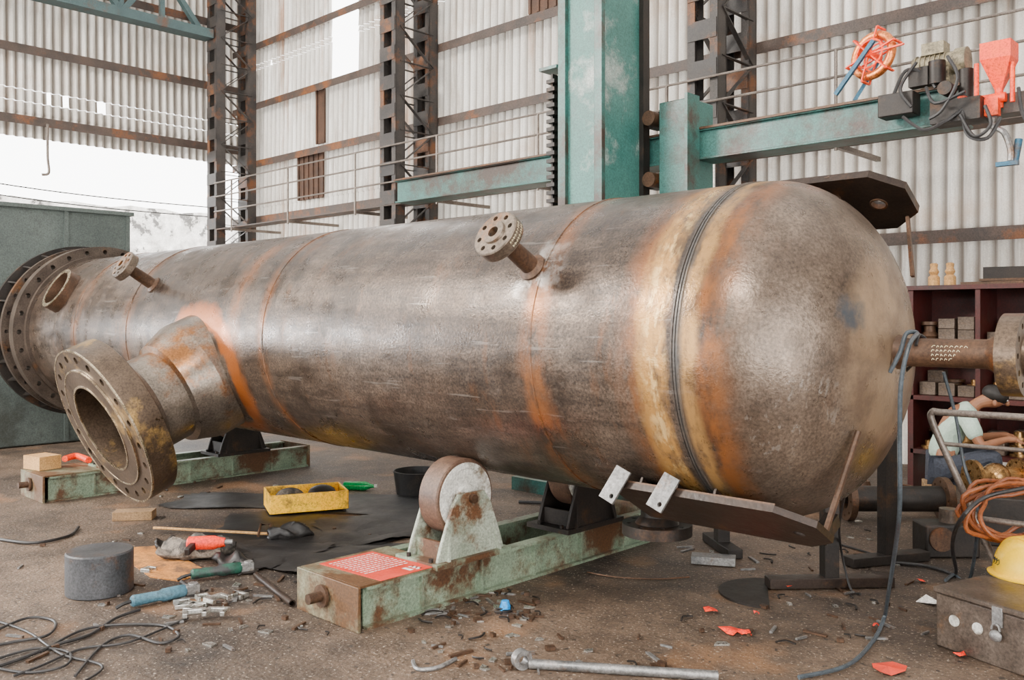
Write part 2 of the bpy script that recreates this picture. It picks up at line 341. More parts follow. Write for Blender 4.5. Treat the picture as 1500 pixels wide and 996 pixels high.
# ================= SETTING
XW,YW=-18.0,10.0
struct(MB().box((-7,2,-.05),(23,17,.1)).build('floor',M['floor'],smooth=False))
struct(MB().box((-40,10,-.06),(43,60,.1)).build('ground_outside',M['outside'],smooth=False))
mb=MB();y=-6.4
while y<10.2: mb.box((-7,y+.75,9.35),(22.6,1.5,.04));y+=1.85
struct(mb.build('unseen_ceiling',M['roof'],smooth=False))  # unseen roof with gaps, added to hold back sky light
def corrug(a0,a1,zr,fixed,along,holes=(),out=1):
    mb=MB();p=.16;ns=8;n=int((a1-a0)/p*ns);mb.gr=[]
    for ri,(z0,z1) in enumerate(zr):
        vs=[];fs=[]
        for i in range(n+1):
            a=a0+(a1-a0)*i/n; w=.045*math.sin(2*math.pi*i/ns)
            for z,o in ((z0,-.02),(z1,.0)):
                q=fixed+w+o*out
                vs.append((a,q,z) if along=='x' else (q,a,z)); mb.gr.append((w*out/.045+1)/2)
        for i in range(n):
            am=a0+(a1-a0)*(i+.5)/n
            if any(h[0]<am<h[1] and h[2]<(z0+z1)/2<h[3] for h in holes): continue
            fs.append((2*i,2*i+2,2*i+3,2*i+1))
        mb.add(vs,fs)
    return mb
def bwall(mb,name):
    gr=mb.gr;ob=struct(mb.build(name,M['sheet'],merge=False,ang=60));at_=ob.data.attributes.new('groove_shade','FLOAT','POINT')
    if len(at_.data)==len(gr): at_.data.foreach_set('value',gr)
rows=[(0,1.2),(1.15,2.55),(2.5,3.75),(3.7,3.97),(3.95,4.9),(4.85,6.15),(6.1,6.95),(6.95,7.05),(7.05,7.4),(7.35,9.3)]
hl=[(-14.49,-13.6,6.1,9.4),(-16.72,-16.6,6.95,7.05),(-9.8,-9.72,6.95,7.05)]
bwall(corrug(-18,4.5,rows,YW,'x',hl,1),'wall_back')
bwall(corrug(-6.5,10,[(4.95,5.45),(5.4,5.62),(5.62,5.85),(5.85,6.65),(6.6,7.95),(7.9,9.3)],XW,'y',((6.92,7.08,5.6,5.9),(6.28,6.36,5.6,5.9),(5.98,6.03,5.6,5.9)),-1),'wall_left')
struct(MB().box((-10,-6.45,7),(16,.05,4.6)).box((1.2,-6.45,4.65),(6.4,.05,9.3)).box((-12,-6.45,2.3),(5,.05,4.7)).build('unseen_wall_front',M['roof'],smooth=False))  # unseen wall behind the camera, added to dim the sky light inside
struct(MB().box((4.5,2,6.8),(.05,17,5)).box((4.5,6.5,2.1),(.05,7,4.4)).build('unseen_wall_right',M['roof'],smooth=False))  # unseen right-hand wall, added to dim the sky light inside
def louver(n,x0,x1,z0,z1):
    mb=MB();mb.box(((x0+x1)/2,YW-.09,(z0+z1)/2),(x1-x0,.03,z1-z0))
    k=int((x1-x0)/.15)
    for i in range(k+1): mb.box((x0+(x1-x0)*i/max(k,1),YW-.115,(z0+z1)/2),(.05,.03,z1-z0))
    struct(mb.build('window_%d'%n,M['louver'],smooth=False))
louver(1,-15.5,-14.65,3.95,4.83); louver(2,-14.85,-14.6,5.0,6.05); louver(3,-9.15,-8.3,6.2,7.3)
k=1
for z in (2.5,3.72,4.9,6.12,7.38):
    mb=MB();mb.box((-6.8,YW-.17,z),(22.2,.16,.025));mb.box((-6.8,YW-.245,z-.06),(22.2,.012,.13))
    struct(mb.build('trim_%d'%k,M['girt'],smooth=False));k+=1
for z in (5.3,6.6,7.95):
    mb=MB();mb.box((XW+.17,2,z),(.16,16,.03));mb.box((XW+.25,2,z-.07),(.012,16,.16))
    struct(mb.build('trim_%d'%k,M['girt'],smooth=False));k+=1
def column(X,Y0,Y1,label):
    t=thing('lattice_column',label,'column',(X,(Y0+Y1)/2,0),group=None)
    for Y in (Y0,Y1):
        mb=MB()
        for sx in (-1,1):
            mb.box((X+sx*.19,Y,4.6),(.02,.18,9.2)); mb.box((X+sx*.15,Y-.09,4.6),(.10,.015,9.2)); mb.box((X+sx*.15,Y+.09,4.6),(.10,.015,9.2))
        mb.build('chord',M['colst'],t,world=True,smooth=False)
        mb=MB();z=.3
        while z<9.1:
            mb.box((X,Y-.105,z),(.38,.012,.22)); z+=.46
        mb.build('batten_plates',M['colst'],t,world=True,smooth=False)
    mb=MB()
    for sx in (-.19,.19):
        z=.2;f=0
        while z<8.7:
            a,b=(Y0,Y1) if f else (Y1,Y0)
            mb.bar((X+sx,a,z),(X+sx,b,z+.55),.06,.012); mb.bar((X+sx,Y0,z),(X+sx,Y1,z),.05,.012); z+=.55;f=1-f
    mb.build('lacing_bars',M['colst'],t,world=True,smooth=False)
    MB().box((X,(Y0+Y1)/2,.015),(.6,Y1-Y0+.4,.03)).build('base_plate',M['colst'],t,world=True)
column(-17.1,8.95,9.65,'dark lattice steel column in the corner where the two sheet walls meet')
column(-11.3,8.95,9.65,'dark lattice steel column between the corner column and the teal mast')
column(-5.5,8.95,9.65,'dark lattice steel column right of the teal mast, behind the boom')
t=thing('truss_girder','blue-grey lattice truss girder high on the left, meeting the corner column','truss',(-17.1,4,7.3))
for z,n in ((7.38,'bottom_chord'),(8.5,'top_chord')): MB().box((-17.1,4.2,z),(.34,9.2,.18)).build(n,M['truss'],t,world=True,smooth=False)
mb=MB();y=-.2;f=0
while y<8.5:
    a,b=(7.43,8.45) if f else (8.45,7.43)
    mb.bar((-17.1,y,a),(-17.1,y+.8,b),.12,.1);mb.bar((-17.1,y,7.43),(-17.1,y,8.45),.09,.09);y+=.8;f=1-f
mb.build('web_bars',M['truss'],t,world=True,smooth=False)
t=thing('handrail','thin steel pipe handrail running along the sheet wall behind the columns','railing',(-9,8.8,0))
for z in (4.33,4.05,3.75): MB().cyl((-16.9,8.8,z),(-.5,8.8,z),.015,seg=8).build('rail',M['pipe'],t,world=True)
x=-16.2
while x<-.5:
    mb=MB();mb.cyl((x,8.8,3.3),(x,8.8,4.33),.018,seg=8);mb.bar((x,8.8,3.35),(x,9.9,3.35),.05,.05);mb.build('post',M['pipe'],t,world=True);x+=2.05
MB().box((-8.7,9.0,3.4),(16.4,.3,.02)).build('walkway_plate',M['girt'],t,world=True)
mb=MB();nn=60
vs=[];fs=[]
for i in range(nn+1):
    for j in range(13):
        vs.append((-25+random.uniform(-.12,.12),-3+30*i/nn,4.7*j/12+(random.uniform(-.04,.04) if j==12 else 0)))
for i in range(nn):
    for j in range(12): fs.append((i*13+j,(i+1)*13+j,(i+1)*13+j+1,i*13+j+1))
mb.add(vs,fs)
tag(mb.build('stone_wall',M['stone'],smooth=False),'pale rubble stone wall outside beyond the open left side','wall')
t=thing('metal_booth','large grey-green sheet metal booth standing left behind the vessel end flange','booth',(-12.6,3.2,0))
MB().box((-12.6,3.0,1.5),(1.3,4.0,2.98)).build('body',M['booth'],t,world=True,bevel=.02)
MB().box((-12.6,3.0,2.98),(1.4,4.1,.05)).build('top_rim',M['booth'],t,world=True)
mb=MB()
for y in (4.98,4.2,3.0,1.8): mb.box((-11.94,y,1.5),(.03,.05,2.95))
mb.build('seam_strip',M['booth'],t,world=True)
tag(MB().tube([(XW+.3,5.9,5.2),(XW+.3,5.9,4.6),(XW+.3,5.92,4.3),(XW+.3,5.8,4.25)],.025,seg=6).build('hanging_hook',M['pipe']),'thin steel hook hanging from the bottom beam of the left wall','hook')
for i,(za,zb) in enumerate(((4.9,3.9),(4.7,3.7))):
    pts=[V((-17.4,-1+10*q,za+(zb-za)*q-.35*math.sin(math.pi*q))) for q in [j/8 for j in range(9)]]
    tag(MB().tube(pts,.012,seg=5,n=3).build('overhead_wire',M['cable']),'thin sagging wire crossing the bright open left side, '+('upper one' if i==0 else 'lower one'),'wire','wires across the opening')

# ================= PRESSURE VESSEL
ves=thing('pressure_vessel','huge brown rusty steel pressure vessel lying across roller stands','pressure vessel',(-6,YC,ZC-RV))
AX=V((1,0,0));O=V((0,YC,ZC))
B=lambda mb,n,m,par=ves,**k: mb.build(n,M[m] if isinstance(m,str) else m,par,world=True,**k)
B(MB().lathe([(-11.05,.6),(-11.05,RV),(-2.14,RV)],O,AX,seg=128),'shell','vessel')
pr=[(-2.14,RV),(-2.08,RV)]
for i in range(1,25):
    a=math.pi/2*i/24; pr.append((-2.08+.584*math.sin(a)**.97,RV*math.cos(a)**.97 if i<24 else 0))
B(MB().lathe(pr,O,AX,seg=128),'dished_head','vessel')
for x in (-8.95,-5.5,-2.98,-2.152,-2.137,-2.122,-7.75):
    B(MB().lathe([(x-.009,RV-.004),(x-.004,RV+.005),(x+.004,RV+.005),(x+.009,RV-.004)],O,AX,seg=96,closed=True),'weld_bead','vessel')
B(MB().ring(O,AX,-10.40,-10.27,.80,.95,96),'body_flange','flangerust',drill=MB().holes(O,AX,-10.5,-10.2,.89,.026,28))
B(MB().ring(O,AX,-10.27,-10.2,.80,.85,96),'flange_hub','flangerust')
B(MB().ring(O,AX,-10.70,-10.64,.80,.955,96),'cover_flange','flangerust',drill=MB().holes(O,AX,-10.8,-10.6,.90,.022,28))
B(MB().ring(O,AX,-10.99,-10.93,.80,.99,96),'cover_flange','darksteel')
for i in range(26):
    a=2*math.pi*(i+.5)/26;ca,sa_=math.cos(a),math.sin(a)
    pts=[(-10.93,.81),(-10.93,.975),(-10.70,.94),(-10.70,.81)]
    tv=V((0,-sa_,ca))*.018
    mb=MB().prism([O+V((x,ca*r,sa_*r))-tv/2 for x,r in pts],tv);B(mb,'gusset','darksteel',smooth=False)
def nozzle(X,a,neck,flange,holes,m='rust',fm='forged',raised=None,ang=35,seg=64):
    a=R(a);ax=V((0,-math.cos(a),math.sin(a)));o=V((X,YC,ZC))
    nk=B(MB().lathe(neck,o,ax,seg=seg,closed=True),'nozzle',m,ang=ang)
    if flange:
        s0,s1,ri,ro=flange
        nb,Rb,rh=holes
        pf=[(s0,ri),(s0,ro-.006),(s0+.006,ro),(s1-.006,ro),(s1,ro-.006)]
        if raised: pf+=[(s1,raised),(s1+.012,raised-.004),(s1+.012,ri)]
        else: pf+=[(s1,ri)]
        B(MB().lathe(pf,o,ax,seg=96,closed=True),'flange',fm,nk,drill=MB().holes(o,ax,s0-.05,s1+.06,Rb,rh,nb,.5))
    return nk,o,ax
sn=[(.70,.03),(.70,.075),(.822,.075),(.84,.05),(1.03,.046),(1.06,.06),(1.06,.03)]
nozzle(-3.06,30,sn,(1.06,1.13,.03,.128),(8,.094,.014),raised=.065)
nozzle(-7.48,32,sn,(1.06,1.13,.03,.128),(8,.094,.014),raised=.065)
sk,so_,sax=nozzle(-9.5,30,[(.70,.18),(.70,.22),(.90,.22),(.90,.18)],None,None,m='rust')
B(MB().ring(so_,sax,.898,.906,.181,.219,48),'stub_rim','edge',sk)
nz,o,ax=nozzle(-6.56,-23.5,[(.50,.33),(.50,.475),(.86,.475),(.90,.465),(1.07,.40),(1.085,.355),(1.29,.355),(1.34,.40),(1.41,.46),(1.41,.33)],(1.41,1.61,.33,.615),(20,.545,.027),raised=.465,m='machined',fm='darkforged',ang=8,seg=64)
B(MB().ring(o,ax,1.616,1.626,.327,.342,64),'bore_edge','edge',nz)
B(MB().ring(o,ax,1.599,1.612,.603,.6155,96),'worn_rim_edge','edge',nz)
B(MB().ring(o,ax,1.614,1.624,.453,.464,64),'raised_face_edge','edge',nz)
o2=V((-2.80,YC+.02,ZC));dn=V((0,0,-1))
nk=B(MB().lathe([(.7,.06),(.7,.09),(.93,.09),(.97,.12),(.97,.06)],o2,dn,seg=40,closed=True),'nozzle','darksteel')
B(MB().ring(o2,dn,.97,1.03,.06,.19,48),'flange','darksteel',nk,drill=MB().holes(o2,dn,.9,1.1,.155,.014,8))
nk=B(MB().lathe([(-1.55,.045),(-1.55,.085),(-1.49,.075),(-1.46,.062),(-1.14,.062),(-1.12,.07),(-1.07,.10),(-1.07,.045)],O,AX,seg=48,closed=True),'end_pipe','rust')
B(MB().lathe([(-1.07,.045),(-1.07,.17),(-.99,.17),(-.99,.09),(-.98,.088),(-.98,.045)],O,AX,seg=64,closed=True),'flange','darkforged',nk,drill=MB().holes(O,AX,-1.2,-.9,.135,.013,12))
mb=MB()
for j in range(4):
    x=-1.34
    while x<-1.2-.02*j:
        a=R(28-j*17);w=random.uniform(.008,.014)
        def q(dx,da): 
            aa=a+R(da); return V((x+dx,YC-.0635*math.cos(aa),ZC+.0635*math.sin(aa)))
        mb.tube([q(0,-4),q(w*.4,4),q(w,random.uniform(-4,4))],.0012,seg=4,n=2); x+=w+.007
B(mb,'chalk_writing','chalk',nk)
mb=MB();a=R(30);axn=V((0,-math.cos(a),math.sin(a)));on=V((-3.06,YC,ZC))
for j in range(2):
    for i in range(9):
        th=R(-25+ i*7);r0=.1295
        def q(ds,dt):
            tt=th+dt
            return on+axn*(1.078+.025*j+ds)+(V((1,0,0))*math.cos(tt)+axn.cross(V((1,0,0)))*math.sin(tt))*r0
        mb.tube([q(0,0),q(.012,random.uniform(-.03,.03)),q(.004,.06)],.0011,seg=4,n=2)
B(mb,'chalk_writing','chalk')
def lugplate(sg,x0):
    ph=R(60);n=V((0,math.cos(ph),math.sin(ph)))*sg;tt=V((0,-math.sin(ph),math.cos(ph)))
    c=O+n*(.862 if sg<0 else .845)
    P=lambda x,v,e=0:V((x,0,0))+V((0,c.y,c.z))+tt*v+n*e
    x1=-1.60 if sg>0 else -1.62
    w0,w1=(-.24,.20) if sg>0 else (-.17,.25)
    poly=[(x0,w0),(x0,w1),(x1-.14,w1),(x1,w1-.12),(x1,w0+.12),(x1-.14,w0)]
    th=.04 if sg>0 else .03
    pl=B(MB().prism([P(a,b) for a,b in poly],n*th),'lug_plate','beamdark',smooth=False,drill=MB().cyl(P(-1.76,-.02,-.05),P(-1.76,-.02,.1),.036) if sg>0 else MB().cyl(P(-1.75,.0,-.05),P(-1.75,.0,.1),.028))
    if sg>0: B(MB().ring(P(-1.76,-.02,0),n,-.006,.02,.034,.043,24),'hole_collar','rust',pl)
    else: B(MB().box(P((x0+x1)/2-.07,w1-.006,.0),(x1-x0-.14,.008,.018),Matrix.Rotation(ph-R(90),3,'X')),'edge_strip','rust',pl)
    for x in ((-2.15,-2.0) if sg>0 else (-2.5,-2.3,-2.1)):
        for v in (-.12,.10):
            B(MB().box(P(x,v,-.035),(.012,.12,.08),Matrix.Rotation(ph,3,'X')@Matrix.Rotation(R(90),3,'X')),'gusset','beamdark',pl)
    return P,pl
P1,pl1=lugplate(1,-2.20);P2,pl2=lugplate(-1,-2.62)
for x in (-2.55,-2.28):
    c=P2(x,.26,.02)
    Mr=Matrix.Rotation(R(20),3,'Y')@Matrix.Rotation(R(-25),3,'X')
    B(MB().box(c+V((0,-.02,.0)),(.085,.014,.17),Mr),'clip_plate','grey',bevel=.002,drill=MB().cyl(c+V((0,-.1,-.05)),c+V((0,.1,-.05)),.01))
B(MB().tube([V((-1.55,3.72,1.12)),P2(-1.645,-.01,.01)],.014,n=1),'brace','rust')
B(MB().bar(P1(-1.66,-.15,0),V((-1.60,4.48,1.80)),.026,.015),'brace','rust')
B(MB().bar(P1(-1.95,.2,.03),P1(-1.93,-.06,-.02),.028,.016),'clamp_bar','rust')
for x in (-1.72,-2.5): B(MB().bar(P2(x,-.13,0),V((x,3.85,.70)),.06,.06),'saddle_block','darksteel')

# ================= ROLLER STANDS
rs=thing('roller_stand','worn green roller stand with white-faced roller under the middle of the vessel','roller stand',(-3.955,YC,0))
Lb=1.33
for sx in (-1,1):
    mb=MB();mb.box((sx*.235,.03,.11),(.012,2*Lb-.04,.2))
    for z in (.008,.212): mb.box((sx*.235,.03,z),(.08,2*Lb-.04,.016))
    for y in (-.9,-.45,0,.45,.9): mb.box((sx*.253,y,.11),(.03,.014,.19))
    mb.build('side_beam',M['mint'],rs,smooth=False)
for sy in (-1,1): MB().box((0,sy*Lb,.115),(.56,.02,.23)).build('end_plate',M['endrust'],rs,bevel=.004)
MB().box((0,-1.02,.226),(.54,.6,.012)).build('top_plate',M['endrust'],rs)
mb=MB();mb.cyl((-.02,-Lb-.02,.13),(-.02,-Lb-.035,.13),.06);mb.cyl((-.02,-Lb-.03,.13),(-.02,-Lb-.11,.13),.028);mb.build('shaft_stub',M['rust'],rs)
for sy in (-1,1):
    yc=sy*.55;zc=.57
    mb=MB().box((.135,yc,.235),(.36,.58,.03))
    for dy in (-.2,.2): mb.box((.148,yc+dy,.30),(.22,.02,.10))
    br=mb.build('roller_bracket',M['mint' if sy<0 else 'darksteel'],rs)
    pm=M['palemint' if sy<0 else 'darksteel']
    for x in (.015,.262):
        poly=[(x,yc-.26,.245),(x,yc+.26,.245),(x,yc+.235,.33)]
        poly+=[(x,yc+.15,zc-.03),(x,yc+.10,zc+.035),(x,yc-.10,zc+.035),(x,yc-.15,zc-.03),(x,yc-.235,.33)]
        MB().prism(poly,(.022,0,0)).build('bracket_plate',pm,br,bevel=.006)
    for yy in (-.2,.2): MB().prism([(.283,yc+yy,.246),(.312,yc+yy,.246),(.285,yc+yy*.85,.40)],(0,.014,0)).build('rib',pm,br)
    w=MB().lathe([(.07,.05),(.07,.19),(.07,.212),(.078,.22),(.222,.22),(.23,.212),(.23,.05)],(0,yc,zc),AX,seg=64,closed=True).build('roller',M['tread'],rs)
    MB().lathe([(.228,.02),(.228,.198),(.238,.198),(.238,.165),(.232,.16),(.232,.08),(.25,.07),(.25,.02)],(0,yc,zc),AX,seg=48,closed=True).build('hub_disc',M['whitepaint'],w)
    MB().cyl((-.02,yc,zc),(.31,yc,zc),.026).build('axle',M['rust'],w)
    mb=MB()
    for dy in (-.27,.27):
        for x in (.05,.24): mb.cyl((x,yc+dy,.245),(x,yc+dy,.27),.014,seg=6)
    mb.build('bolts',M['darksteel'],br)
r2=copy_tree(rs);r2.location=(-8.475,YC,0);r2['label']='worn green roller stand at the far left end, behind the big side flange'
def trestle(loc,label,w=.5,hh=.5,rz=0.1,m='darksteel'):
    t=thing('trestle',label,'stand',loc,rz)
    MB().box((0,0,.035),(.10,w,.06)).build('foot_beam',M[m],t,bevel=.004)
    MB().box((0,0,hh/2+.06),(.085,.085,hh)).build('post',M['darksteel'],t)
    MB().box((0,0,hh+.07),(.14,.14,.02)).build('top_plate',M['darksteel'],t)
trestle((-2.3,5.1,0),'black steel post on a brown foot beam, below the round end of the vessel',.75,.6,-.75,'beamdark')
trestle((-2.25,5.85,0),'tall black steel post right behind the round end of the vessel',.6,1.0,-.5)
trestle((-3.2,5.4,0),'short black post stand beside the far end of the green roller stand',.5,.35,.9)

# ================= COLUMN AND BOOM MANIPULATOR
man=thing('welding_manipulator','tall teal welding column with long horizontal boom behind the vessel','welding manipulator',(-5.19,6.6,0))
Bm=lambda mb,n,m,par=man,**k: mb.build(n,M[m],par,world=True,**k)
mb=MB();mb.box((-5.19,6.61,3.0),(.50,.60,5.8));Bm(mb,'column','tealpale',bevel=.01)
for x in (-5.40,-4.97): Bm(MB().box((x,6.29,3.0),(.09,.05,5.8)),'guide_rail','teal',bevel=.004)
Bm(MB().box((-4.92,6.90,3.0),(.06,.10,5.8)),'guide_rail','darksteel')
Bm(MB().box((-5.19,6.6,.06),(1.1,1.3,.12)),'base_plate','teal')
mb=MB()
mb.box((-5.55,6.35,2.2),(.02,.10,3.4));z=.6
while z<3.9: mb.box((-5.54,6.33,z),(.10,.13,.035));z+=.075
Bm(mb,'cable_chain','darksteel',smooth=False)
Bm(MB().box((-5.56,6.35,3.95),(.22,.2,.03)),'chain_bracket','teal')
cg=Bm(MB().box((-4.55,7.05,3.15),(.32,.42,.86)),'carriage','teal',bevel=.01)
Bm(MB().box((-4.36,6.85,3.15),(.03,.2,.9)),'carriage_flange','teal',cg)
for z in (3.45,2.88): 
    Bm(MB().box((-4.8,7.0,z),(.18,.14,.14)),'roller_block','darksteel',cg)
    Bm(MB().cyl((-4.80,6.93,z),(-4.80,6.8,z),.07),'guide_wheel','rust',cg)
mb=MB();mb.box((-5.45,7.12,3.165),(6.6,.22,.25))
for z in (3.04,3.30): mb.box((-5.45,7.12,z),(6.6,.30,.02))
bo=Bm(mb,'boom','teal',bevel=.004)
Bm(MB().box((-5.45,6.965,3.31),(6.6,.04,.02)),'boom_rail','rust',bo)
Bm(MB().box((-1.6,7.1,3.13),(1.3,.18,.14)),'boom_head_arm','teal',bo)
Bm(MB().box((-2.55,6.86,3.2),(.26,.16,.17)),'control_box','darksteel',bo,bevel=.008)
mt=MB();mt.cyl((-2.5,7.05,3.50),(-2.2,7.05,3.50),.085);mt.cyl((-2.2,7.05,3.50),(-2.12,7.05,3.50),.10);mt.box((-2.33,7.05,3.38),(.2,.16,.16));mt.box((-2.35,7.05,3.62),(.16,.14,.09))
for i in range(7): mt.lathe([(0,.085),(0,.094),(.008,.094),(.008,.085)],(-2.48+i*.035,7.05,3.50),AX,seg=20,closed=True)
Bm(mt,'drive_motor','motor',bo)
mt=MB();mt.cyl((-2.30,6.93,3.33),(-2.30,6.93,3.5),.06);mt.cyl((-2.12,7,3.2),(-2.12,7,3.42),.05);mt.box((-2.15,6.95,3.1),(.34,.22,.16));mt.box((-2.42,6.93,3.40),(.14,.1,.14));mt.cyl((-2.2,6.9,3.26),(-2.2,6.78,3.26),.05);Bm(mt,'gearbox','darksteel',bo)
so=V((-2.80,7.0,3.66));sa=V((-.25,-1,.15)).normalized();sx_,sy_,sz_=basis(sa)
sp=Bm(MB().tube([so+(sx_*math.cos(i*math.pi/12)+sy_*math.sin(i*math.pi/12))*.165 for i in range(24)],.034,seg=12,n=1,closed=True),'wire_spool','copper',bo)
mb=MB()
for s_ in (-.05,.05):
    mb.tube([so+sa*s_+(sx_*math.cos(i*math.pi/12)+sy_*math.sin(i*math.pi/12))*.115 for i in range(24)],.008,seg=6,n=1,closed=True)
for i in range(6):
    a=i*math.pi/3+.3;d=sx_*math.cos(a)+sy_*math.sin(a)
    for s_ in (-.05,.05): mb.bar(so+sa*s_,so+sa*s_+d*.215,.018,.01)
    mb.bar(so+d*.215-sa*.05,so+d*.215+sa*.05,.02,.012)
mb.bar(so+sa*.05,so+sa*.05+sx_*.30,.02,.012)
mb.cyl(so-sa*.08,so+sa*.08,.03);Bm(mb,'spool_frame','orange',sp)
mb=MB();mb.bar(so+sa*.09+V((.06,0,.08)),V((-3.06,6.9,3.38)),.035,.03);mb.bar(V((-2.95,7.0,3.33)),so+V((.02,.1,.0)),.03,.03);Bm(mb,'spool_arm','blue',sp)
def frus(mb,c,w0,w1,z0,z1):
    v=[]
    for w,z in ((w0,z0),(w1,z1)):
        for a,b in ((-1,-1),(1,-1),(1,1),(-1,1)): v.append((c[0]+a*w/2,c[1]+b*w/2,z))
    return mb.add(v,[(0,1,2,3),(4,5,6,7)]+[(i,(i+1)%4,4+(i+1)%4,4+i) for i in range(4)])
mb=MB();frus(mb,(-1.9,7.0),.20,.20,3.44,3.56);frus(mb,(-1.9,7.0),.04,.20,3.22,3.44);Bm(mb,'flux_hopper','orange',bo,smooth=False)
mb=MB();mb.cyl((-1.9,7,3.1),(-1.9,7,3.24),.028);mb.cyl((-2.15,6.98,3.17),(-1.85,6.98,3.17),.035);mb.box((-2.12,6.95,3.16),(.05,.12,.09));mb.box((-1.93,6.95,3.1),(.09,.07,.12));mb.cyl((-2.02,6.9,3.42),(-2.02,6.9,3.12),.016);mb.cyl((-1.80,6.95,3.12),(-1.80,6.95,3.4),.016);Bm(mb,'flux_valve','orange',bo)
Bm(MB().tube([(-1.9,7,3.12),(-1.93,6.95,2.98),(-1.84,6.9,2.9),(-1.80,6.9,2.78),(-1.80,6.9,2.7)],.022,seg=8),'flux_tube','grey',bo)
mb=MB();mb.cyl((-1.76,6.95,2.85),(-1.78,6.92,2.68),.025);mb.box((-1.82,6.9,2.68),(.14,.05,.03));Bm(mb,'torch','blue',bo)
for pts in ([(-2.5,6.8,3.1),(-2.35,6.8,2.98),(-2.2,6.8,3.02),(-2.1,6.85,3.1)],[(-2.1,6.85,3.1),(-2.05,6.8,2.9),(-1.92,6.8,2.86),(-1.85,6.85,3.0)],[(-2.6,6.85,3.25),(-2.5,6.85,3.45),(-2.38,6.9,3.42),(-2.3,6.9,3.3)],[(-2.42,6.85,3.5),(-2.5,6.75,3.3),(-2.42,6.75,3.15)],[(-2.2,6.85,3.5),(-2.1,6.75,3.3),(-2.2,6.75,3.1),(-2.3,6.78,3.05)],[(-1.95,6.85,3.1),(-1.9,6.8,2.95),(-2.0,6.78,2.88),(-2.1,6.8,3.05)],[(-2.35,6.85,3.3),(-2.25,6.75,3.15),(-2.05,6.75,3.2)],[(-1.75,6.9,3.2),(-1.7,6.8,3.0),(-1.62,6.8,2.9),(-1.5,6.9,3.1)]):
    Bm(MB().tube(pts,.013,seg=6),'cable',"cable",bo)

# ================= CABINET
t=thing('pigeonhole_cabinet','dark red-brown steel pigeonhole rack behind the crouching worker','cabinet',(-2.2,8.7,0))
x0,x1,y0,y1,zt=-3.02,-1.3,8.4,8.9,1.87
for x in (x0,x1): MB().box((x,(y0+y1)/2,(zt)/2),(.05,y1-y0,zt)).build('side_panel',M['red'],t,world=True)
MB().box(((x0+x1)/2,(y0+y1)/2,zt),(x1-x0+.1,y1-y0+.04,.04)).build('top_panel',M['red'],t,world=True)
MB().box(((x0+x1)/2,y1,1.08),(x1-x0,.02,1.56)).build('back_panel',M['red'],t,world=True)
for z in (.38,.87,1.36): MB().box(((x0+x1)/2,(y0+y1)/2,z),(x1-x0,y1-y0,.04)).build('shelf',M['red'],t,world=True)
for x in (-2.45,-1.88): MB().box((x,(y0+y1)/2,1.11),(.04,y1-y0,1.5)).build('divider',M['red'],t,world=True)
rr=random.Random(3)
fit=MB().lathe([(0,.05),(.05,.08),(.09,.05),(.14,.05),(.15,.075),(.18,.075),(.18,.03)],(0,0,0),(0,0,1),seg=16).build('pipe_fitting',M['rust'],loc=(-2.9,8.55,1.382))
tag(fit,'small metal fitting stored in a compartment of the red rack','fitting','fittings in the red rack')
bxm=MB().box((0,0,.06),(.14,.14,.12)).build('small_box',M['toolbox'],loc=(-2.9,8.55,.892),bevel=.006);tag(bxm,'small metal box stored in a compartment of the red rack','box','boxes in the red rack')
flm=MB().lathe([(0,.03),(0,.075),(.025,.075),(.025,.045),(.07,.04),(.07,.03)],(0,0,0),(0,0,1),seg=20,closed=True).build('small_flange',M['brass'],loc=(-2.9,8.55,.402));tag(flm,'small bronze flange stored in a compartment of the red rack','flange','flanges in the red rack')
for z in (.402,.892,1.382):
    for xa in (-2.90,-2.33,-1.76):
        for i in range(3):
            for row,yy in enumerate((8.55,8.76)):
                if xa<-2.8 and i==0 and row==0: continue
                src=rr.choice((fit,bxm,flm));hgt=.07 if src is flm else .12
                zz=z
                for lv in range(1 if src is fit else rr.choice((1,2,3) if src is flm else (1,2))):
                    o=src.copy();COL.objects.link(o);sz_k=rr.uniform(.75,1.0) if src is not flm else 1.0;o.scale=(1,1,sz_k)
                    o.location=(xa+i*.165,yy,zz);zz+=hgt*sz_k+.001
for i,x in enumerate((-2.88,-2.74)):
    tag(MB().lathe([(0,.05),(.08,.05),(.1,.03),(.13,.045),(.16,.03),(.2,.035),(.21,.02)],(0,0,0),(0,0,1),seg=16).build('bottle',M['tan'],loc=(x,8.6,1.891)),('left' if i==0 else 'right')+' one of two tan bottles standing on the red rack','bottle','tan bottles on the rack')
for i,(x,z,w) in enumerate(((-2.35,1.891,.5),(-2.25,1.916,.42),(-1.75,1.891,.4))):
    tag(MB().box((0,0,.012),(w,.34,.022)).build('steel_plate',M['rust'],loc=(x,8.6,z),rz=.1*i),['lower rusty plate stacked on the red rack','upper rusty plate stacked on the red rack','rusty plate lying at the right end of the red rack'][i],'plate')
tag(MB().box((0,0,.05),(.34,.2,.10)).build('dark_case',M['darksteel'],loc=(-2.28,8.6,1.942),rz=.2),'dark flat case on top of the stacked plates on the red rack','case')
tag(MB().box((0,0,0),(.34,.02,.3)).build('notice',M['white'],loc=yp(1028,258,8.82)),'small white notice with coloured print low on the column right of the mast','sign')

